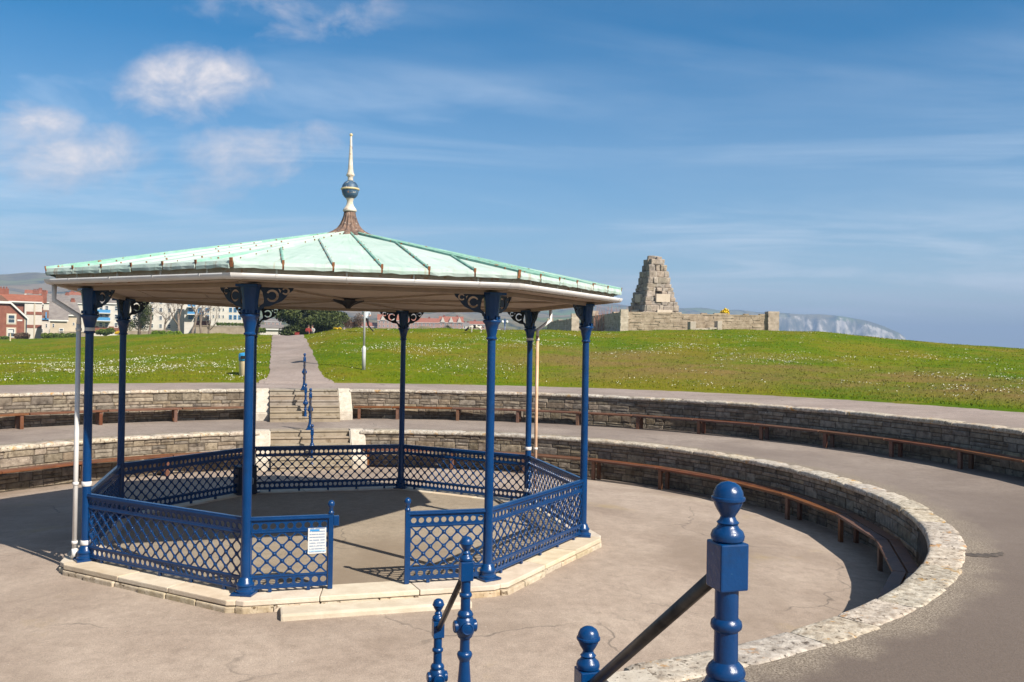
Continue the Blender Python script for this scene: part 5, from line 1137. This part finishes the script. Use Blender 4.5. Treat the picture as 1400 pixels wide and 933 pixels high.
house('plain_flats', 'plain white flats with rows of small dark windows', 287.5, 346, 446, 408, 407, 160, 11, 'flat', 'render', 'roofgrey', [(a, b, a + 2.4, b + 4) for a in (292, 299.5, 304.5) for b in (411, 422, 431.5)] + [(a, b, a + 4, b + 6, 'bluetrim') for a in (313, 319, 325, 331) for b in (411, 421, 431)], group=GH, cat='flats')
house('bungalow', 'low white bungalow between the flats and the evergreen', 356, 386, 454.5, 449, 444.5, 150, 7, 'side', 'render', 'roofgrey', [(366, 449.5, 369, 452.5)], group=GH)
# far town across the bay
q = random.Random(31)
FT = 'distant terraces across the bay'
far = [('gabled_terrace', 'distant pale terrace with a row of white gables', 600, 633, 455, 441, 433, 'pink', 'rooftile', 'row'), ('tall_terrace', 'distant tall pink terrace with two front gables', 516, 546, 456, 438, 430, 'pink', 'rooftile', 'row'),
       ('terrace_row', 'distant long low terrace with red roofs beside the gabled one', 546, 600, 455, 441, 435, 'pink', 'rooftile', 'side'), ('white_villa', 'distant small white villa at the end of the gabled terrace', 632, 642, 455, 444.5, 441, 'render', 'roofgrey', 'side'),
       ('terrace_row', 'distant low red roofed houses behind the dog', 642, 676, 456, 443.5, 439.5, 'pink', 'rooftile', 'side'), ('terrace_row', 'distant low houses beside the evergreen', 470, 515, 457, 446, 441, 'pink', 'rooftile', 'side'),
       ('terrace_row', 'distant houses under the roof edge left of the path', 362, 384, 452, 440, 436, 'pink', 'roofgrey', 'side')]
for (nm, lab, a, b, yb, ye, yr, wl, rf, kd) in far:
    s = 450 / FPX; ws = [(x, ye + 1.5, x + 2, ye + 4.5) for x in np.arange(a + 2, b - 3, 5.5)] + [(x, ye + 6.5, x + 2, ye + 9.5) for x in np.arange(a + 2, b - 3, 5.5)]
    e = house(nm, lab, a, b, yb, ye, yr, 450 + q.uniform(-15, 25), 9, 'side', wl, rf, ws, [(a + (b - a) * .2, yr, yr - 1.6, 1.2), (a + (b - a) * .75, yr, yr - 1.6, 1.2)], group=FT)
    if kd == 'row':
        k = 3 if b - a > 31 else 2
        for i in range(k):
            xc = (a + (b - a) * (i + .5) / k - (a + b) / 2) * s; g = MB(); g.prism([(xc - 1.2, (yb - ye) * s - .2), (xc + 1.2, (yb - ye) * s - .2), (xc, (yb - yr) * s - .5)], -.5, 3); g.build('gable', mt['render'], e)
house('shelter', 'grey roofed shelter on the downs in front of the gabled terrace', 605, 619, 456, 449.5, 443.5, 190, 6, 'front', 'gwall', 'roofgrey', [], trim='roofgrey', cat='shelter')

# ------------------------------------------------------------------ garden walls, hedges, shrubs, trees
def gwall(x0, x1, y0, y1, D, lab):
    a, b = at(x0, y1, D), at(x1, y1, D); h = (y1 - y0) * D / FPX; d = Vector((b.x - a.x, b.y - a.y, 0)); e = empty('garden_wall', ((a.x + b.x) / 2, (a.y + b.y) / 2, min(a.z, b.z)), math.atan2(d.y, d.x), lab, 'wall', 'garden walls behind the lawn'); l = d.length / 2
    q = random.Random(int(x0)); x = -l
    while x < l:
        w_ = min(q.uniform(1.2, 2.4), l - x); MB().box(x, x + w_ - .01, -.18, .18, -1.5, h + q.uniform(-.06, .06)).build('panel', mt['gwall'], e); MB().box(x - .0, x + w_ - .01, -.24, .24, h + .06, h + .16).build('coping', mt['gwall'], e); x += w_
gwall(268, 350, 446.5, 459, 122, 'pale stone garden wall below the plain white flats'); gwall(168, 232, 452, 462, 112, 'pale garden wall behind the leaning bare trees'); gwall(80, 122, 455, 461, 112, 'low garden wall behind the clipped hedge')
def hedge(x0, x1, y0, y1, D, mat, lab, n, seed):
    a, b = at(x0, y1, D), at(x1, y1, D); h = (y1 - y0) * D / FPX; m = (a + b) / 2; d = Vector((b.x - a.x, b.y - a.y, 0)); l = d.length / 2; e = empty('hedge', (m.x, m.y, min(gz(m), m.z)), math.atan2(d.y, d.x), lab, 'hedge', 'hedges behind the lawn'); lift = m.z - e.location.z
    k = max(3, int(l * 2 / h)); bl = [(-l + 2 * l * (i + .5) / k, 0, h * .5 + lift, l / k * 1.3, h * .5, h * .55) for i in range(k)]
    put('foliage', leaf_mesh('foliage', bl, n, .09, mt[mat], seed), e); s_ = MB()
    for bq in bl: s_.tube([(bq[0], 0, -.1), (bq[0] + .1, 0, h * .7 + lift)], [.04, .02], 5)
    s_.build('stems', mt['bark'], e)
hedge(57, 106, 456, 463.5, 104, 'leaf_mid', 'clipped green hedge in front of the cream cottages', 5000, 1); hedge(208, 248, 453, 461, 98, 'leaf_bright', 'bright green hedge at the foot of the bare trees', 3500, 2); hedge(296, 345, 441.5, 446, 150, 'leaf_mid', 'dark hedge under the plain white flats', 2500, 3)
SH = 'shrubs behind the lawn'
bushy('shrub', 'russet brown bush before the red brick house', 'shrub', 30, 465, 108, 27, 12, mt['leaf_red'], 3500, .09, 41, SH)
bushy('shrub', 'olive bush below the brick house windows', 'shrub', 2, 467, 104, 24, 9, mt['leaf_mid'], 2500, .09, 42, SH)
bushy('shrub', 'green bush below the blue balcony flats', 'shrub', 145, 459, 108, 30, 12, mt['leaf_mid'], 3000, .09, 43, SH); bushy('shrub', 'yellow green bush beside the dark column of flats', 'shrub', 163, 458, 106, 12, 6, mt['gorse'], 900, .07, 44, SH)
bushy('shrub', 'dark shrub growing beside the bungalow', 'shrub', 356, 456, 112, 20, 9, mt['leaf_mid'], 2000, .09, 45, SH); bushy('shrub', 'low scrub beside the evergreen tree', 'shrub', 482, 456, 108, 34, 30, mt['leaf_red'], 5000, .06, 46, SH); bushy('shrub', 'small yellow flowering gorse at the evergreen foot', 'shrub', 461, 451.5, 78, 12, 4, mt['gorse'], 700, .05, 52, SH)
def tree(name, lab, px, py, D, wpx, hpx, mat, n, size, seed, trunk=.35, nb=16):
    p = at(px, py, D); s = D / FPX; W, H_ = wpx * s, hpx * s; e = empty(name, (p.x, p.y, min(gz(p), p.z) - .1), 0, lab, 'tree'); q = random.Random(seed); bl = []
    for i in range(nb):
        a = q.uniform(0, 6.28); r = q.random() ** .6 * .36; zz = q.uniform(trunk * .8 + .05, .88); r *= 1.15 - .5 * abs(zz - .5); bl.append((math.cos(a) * r * W, math.sin(a) * r * W, zz * H_, W * q.uniform(.13, .22), W * q.uniform(.13, .22), H_ * q.uniform(.13, .22)))
    put('crown', leaf_mesh('crown', bl, n, size, mat, seed), e); mb = MB().tube([(0, 0, -.2), (.1, 0, H_ * .4), (0, .1, H_ * .75)], [.05 * H_ + .03, .035 * H_, .01 * H_], 8)
    for b in bl[:9]: mb.tube([(.05, 0, H_ * .22), (b[0] * .55, b[1] * .55, b[2] * .8), (b[0], b[1], b[2])], [.022 * H_, .014 * H_, .005 * H_], 5)
    mb.build('trunk', mt['bark'], e, True)
tree('evergreen_tree', 'dense dark evergreen oak beside the top of the lawn path', 427, 459, 90, 92, 56, mt['leaf_dark'], 34000, .11, 61, .0, 34)
tree('pine_tree', 'small green pine at the end of the bare trees', 190, 460, 104, 44, 50, mt['leaf_dark'], 4500, .08, 62, .35, 9)
for i, (px, py, D, hp, ln, lab) in enumerate([(245, 461, 104, 78, -.18, 'bare grey tree leaning over the bright hedge'), (262, 460.5, 105, 84, .16, 'bare grey tree forked low beside the leaning one'), (276, 460.5, 108, 72, .05, 'slim bare tree before the blue balconies'), (203, 460.5, 104, 70, .25, 'bare tree with dark twigs beside the small pine'), (284, 459, 114, 60, .02, 'straight bare trunk before the plain flats'), (225, 460.5, 112, 60, -.05, 'thin bare tree behind the bright hedge'), (353, 455, 118, 46, .03, 'small bare tree beside the bungalow')]):
    bare_tree(px, py, D, hp, ln, 70 + i, lab)
bushy('gorse_bush', 'round yellow gorse bush flowering behind the enclosure wall', 'bush', 990, 446, 73, 26, 26, mt['gorse'], 4200, .07, 47)
rb = at(838, 446, 74); RT = empty('twiggy_shrub', (rb.x, rb.y, gz(rb)), 0, 'reddish leafless twigs standing behind the enclosure wall', 'shrub'); mb = MB(); q = random.Random(5)
for i in range(90):
    x_ = q.uniform(-1.6, 1.5); y_ = q.uniform(-.6, .6); mb.tube([(x_, y_, 0), (x_ + q.uniform(-.1, .1), y_, 1.3), (x_ + q.uniform(-.25, .25), y_ + q.uniform(-.1, .1), q.uniform(1.8, 2.75))], [.018, .012, .004], 4)
mt['redtwig'] = pmat('red_twigs', (.26, .10, .07), (.38, .2, .14), rough=.9, scale=3); mb.build('twigs', mt['redtwig'], RT)

# ------------------------------------------------------------------ people and dog
def skin(name, V, E, rad, mats, matf):
    me = bpy.data.meshes.new(name); me.from_pydata(V, E, []); o = bpy.data.objects.new(name, me); col.objects.link(o)
    o.modifiers.new('s', 'SKIN'); sv = me.skin_vertices[0].data
    for i, r in enumerate(rad): sv[i].radius = (r, r) if not isinstance(r, tuple) else r; 
    sv[0].use_root = True; ss = o.modifiers.new('d', 'SUBSURF'); ss.levels = 2; ss.render_levels = 2
    m2 = bpy.data.meshes.new_from_object(o.evaluated_get(bpy.context.evaluated_depsgraph_get())); bpy.data.objects.remove(o); bpy.data.meshes.remove(me)
    for m in mats: m2.materials.append(m)
    for p in m2.polygons: p.material_index = matf(p.center); p.use_smooth = True
    m2.name = name; return m2
mt['skin'] = pmat('skin', (.45, .25, .17), rough=.6); mt['trouser'] = pmat('black_trousers', (.012, .012, .015), rough=.8); mt['top'] = pmat('pale_blue_top', (.45, .52, .60), (.55, .6, .66), rough=.8); mt['hair'] = pmat('brown_hair', (.05, .03, .02), rough=.7); mt['redtop'] = pmat('red_top', (.20, .025, .02), rough=.8); mt['whitetop'] = pmat('white_top', (.34, .33, .31), rough=.8)
def person(label, loc, rz, J, mats, matf, group=None):
    names = list(J); V = [J[n][0] for n in names]; rad = [J[n][1] for n in names]; ix = {n: i for i, n in enumerate(names)}
    E = [(ix[a], ix[b]) for a, b in [('pelvis', 'waist'), ('waist', 'chest'), ('chest', 'neck'), ('neck', 'head'), ('head', 'crown')] + [(a, b) for s in 'LR' for a, b in (('pelvis', 'hip' + s), ('hip' + s, 'knee' + s), ('knee' + s, 'ank' + s), ('ank' + s, 'toe' + s), ('chest', 'sh' + s), ('sh' + s, 'elb' + s), ('elb' + s, 'wri' + s), ('wri' + s, 'hand' + s))]]
    e = empty('person', loc, rz, label, 'person', group); put('body', skin('body', V, E, rad, mats, matf), e)
    hd = Vector(J['head'][0]); MB().lathe([(.02, .11), (.07, .1), (.105, .05), (.11, .0), (.1, -.04)], 12, Matrix.Translation(hd + Vector((0, .02, .03)))).build('hair', mt['hair'], e, True)
    for s in (-1, 1): MB().lathe([(.004, -.012), (.012, 0), (.004, .012)], 6, Matrix.Translation(hd + Vector((s * .035, -.095, .0)))).build('eye', mt['hair'], e)
    MB().lathe([(.012, -.03), (.016, -.02), (.004, .02)], 6, Matrix.Translation(hd + Vector((0, -.105, -.02)))).build('nose', mt['skin'], e)
    return e
def run_pose():
    J = {'pelvis': ((0, 0, .95), .14), 'waist': ((0, 0, 1.1), .125), 'chest': ((0, -.04, 1.32), .15), 'neck': ((0, -.07, 1.5), .06), 'head': ((0, -.1, 1.62), .095), 'crown': ((0, -.1, 1.73), .08)}
    J.update({'hipL': ((-.1, 0, .9), .09), 'kneeL': ((-.1, .02, .48), .062), 'ankL': ((-.1, .06, .08), .042), 'toeL': ((-.1, -.1, .03), .04), 'shL': ((-.2, -.03, 1.42), .06), 'elbL': ((-.26, .12, 1.18), .045), 'wriL': ((-.22, -.06, 1.08), .034), 'handL': ((-.2, -.14, 1.1), .035)})
    J.update({'hipR': ((.1, 0, .9), .09), 'kneeR': ((.14, .02, .5), .062), 'ankR': ((.42, .12, .2), .042), 'toeR': ((.5, .1, .1), .04), 'shR': ((.2, -.03, 1.42), .06), 'elbR': ((.28, .02, 1.15), .045), 'wriR': ((.2, -.16, 1.12), .034), 'handR': ((.16, -.22, 1.18), .035)}); return J
p = at(500, 459.5, 57); person('jogger in black trousers and pale top crossing the lawn beyond the lamp post', (p.x, p.y, gz(p)), R_(10), run_pose(), [mt['trouser'], mt['top'], mt['skin']], lambda c: 2 if c.z > 1.47 or (abs(c.x) > .19 and c.z < 1.2 and c.z > .95) else (1 if c.z > .98 else 0))
def sit_pose():
    J = {'pelvis': ((0, 0, .14), .15), 'waist': ((0, .02, .3), .13), 'chest': ((0, .0, .52), .15), 'neck': ((0, -.02, .7), .06), 'head': ((0, -.04, .82), .095), 'crown': ((0, -.04, .93), .08)}
    for s, n in ((-1, 'L'), (1, 'R')): J.update({'hip' + n: ((s * .11, -.05, .13), .09), 'knee' + n: ((s * .16, -.42, .38), .062), 'ank' + n: ((s * .14, -.62, .06), .042), 'toe' + n: ((s * .14, -.76, .03), .04), 'sh' + n: ((s * .2, 0, .62), .06), 'elb' + n: ((s * .26, -.1, .4), .045), 'wri' + n: ((s * .16, -.3, .36), .034), 'hand' + n: ((s * .12, -.38, .38), .035)})
    return J
p = at(421.5, 455.5, 74); person('person in a red top sitting on the grass under the evergreen', (p.x, p.y, gz(p) + .02), R_(30), sit_pose(), [mt['trouser'], mt['redtop'], mt['skin']], lambda c: 2 if c.z > .68 else (1 if c.z > .25 and c.y > -.25 else 0))
p = at(427, 455, 74.5); person('person in a white top sitting on the grass under the evergreen', (p.x, p.y, gz(p) + .02), R_(-20), sit_pose(), [mt['trouser'], mt['whitetop'], mt['skin']], lambda c: 2 if c.z > .68 else (1 if c.z > .25 and c.y > -.25 else 0))
J = run_pose(); J['kneeR'] = ((.11, -.05, .48), .062); J['ankR'] = ((.11, 0, .08), .042); J['toeR'] = ((.12, -.15, .03), .04)
p = at(1057.5, 455, 80); person('person in blue standing half hidden by the end of the enclosure wall', (p.x, p.y, gz(p) - .35), R_(-30), J, [mt['trouser'], mt['bluetrim'], mt['skin']], lambda c: 2 if c.z > 1.47 else (1 if c.z > .98 else 0))
# the dog
mt['dogw'] = pmat('white_dog_fur', (.5, .46, .40), rough=.9); mt['dogb'] = pmat('black_dog_fur', (.012, .01, .01), rough=.9)
DV = [(0, 0, .42), (.2, 0, .43), (.42, 0, .44), (-.22, 0, .43), (-.36, 0, .40), (-.48, 0, .28), (-.60, 0, .17), (-.72, 0, .12), (.55, 0, .42), (.66, 0, .34)]; DR = [.13, .125, .12, .135, .09, .08, .075, .045, .03, .02]; DE = [(0, 1), (1, 2), (0, 3), (3, 4), (4, 5), (5, 6), (6, 7), (2, 8), (8, 9)]
for (x_, j, hind) in ((-.22, 3, 0), (.40, 2, 1)):
    for s in (-1, 1):
        i = len(DV); DV += [(x_ - (.06 if hind else 0), s * .09, .30), (x_ + (.1 if hind else -.01), s * .09, .16), (x_ + (.05 if hind else 0), s * .09, .03), (x_ - .03, s * .09, .015)]; DR += [.065, .04, .032, .03]; DE += [(j, i), (i, i + 1), (i + 1, i + 2), (i + 2, i + 3)]
for s in (-1, 1): i = len(DV); DV += [(-.54, s * .08, .20), (-.56, s * .11, .10)]; DR += [.035, .025]; DE += [(6, i), (i, i + 1)]
def dogm(c): return 1 if (c.x < -.42 or (-.12 < c.x < .06 and c.z > .30) or (.16 < c.x < .34 and c.z > .45) or (c.x > .48)) else 0
p = at(649, 453.0, 58); DG = empty('dog', (p.x, p.y, gz(p)), R_(8), 'black and white dog with lowered head on the grass crest', 'dog'); DG.scale = (.95, .95, .95); put('body', skin('body', DV, DE, DR, [mt['dogw'], mt['dogb']], dogm), DG)
# red bin at the top of the path
p = at(406, 460.5, 66); rbn = empty('red_bin', (p.x, p.y, gz(p)), 0, 'small red bin at the top of the lawn path', 'bin'); MB().box(-.15, .15, -.15, .15, 0, .34).build('body', mt['redtop'], rbn, bevel=.02); MB().box(-.165, .165, -.165, .165, .342, .37).build('lid', mt['redtop'], rbn, bevel=.008)

# ------------------------------------------------------------------ the air
hzm = bpy.data.materials.new('sea_haze'); hzm.use_nodes = True; t = hzm.node_tree; t.nodes.clear()
pv = N(t, 'ShaderNodeVolumePrincipled', ins={'Color': (.32, .46, .69, 1), 'Density': 4.2e-4, 'Anisotropy': 0.0}); N(t, 'ShaderNodeOutputMaterial', ins={'Volume': pv.outputs[0]})
hb = MB().box(-5600, 5600, -5600, 5600, -18, 175).build('haze', hzm); hb['kind'] = 'stuff'; tag(hb, 'thin pale sea haze over the hills and cliffs', 'haze')
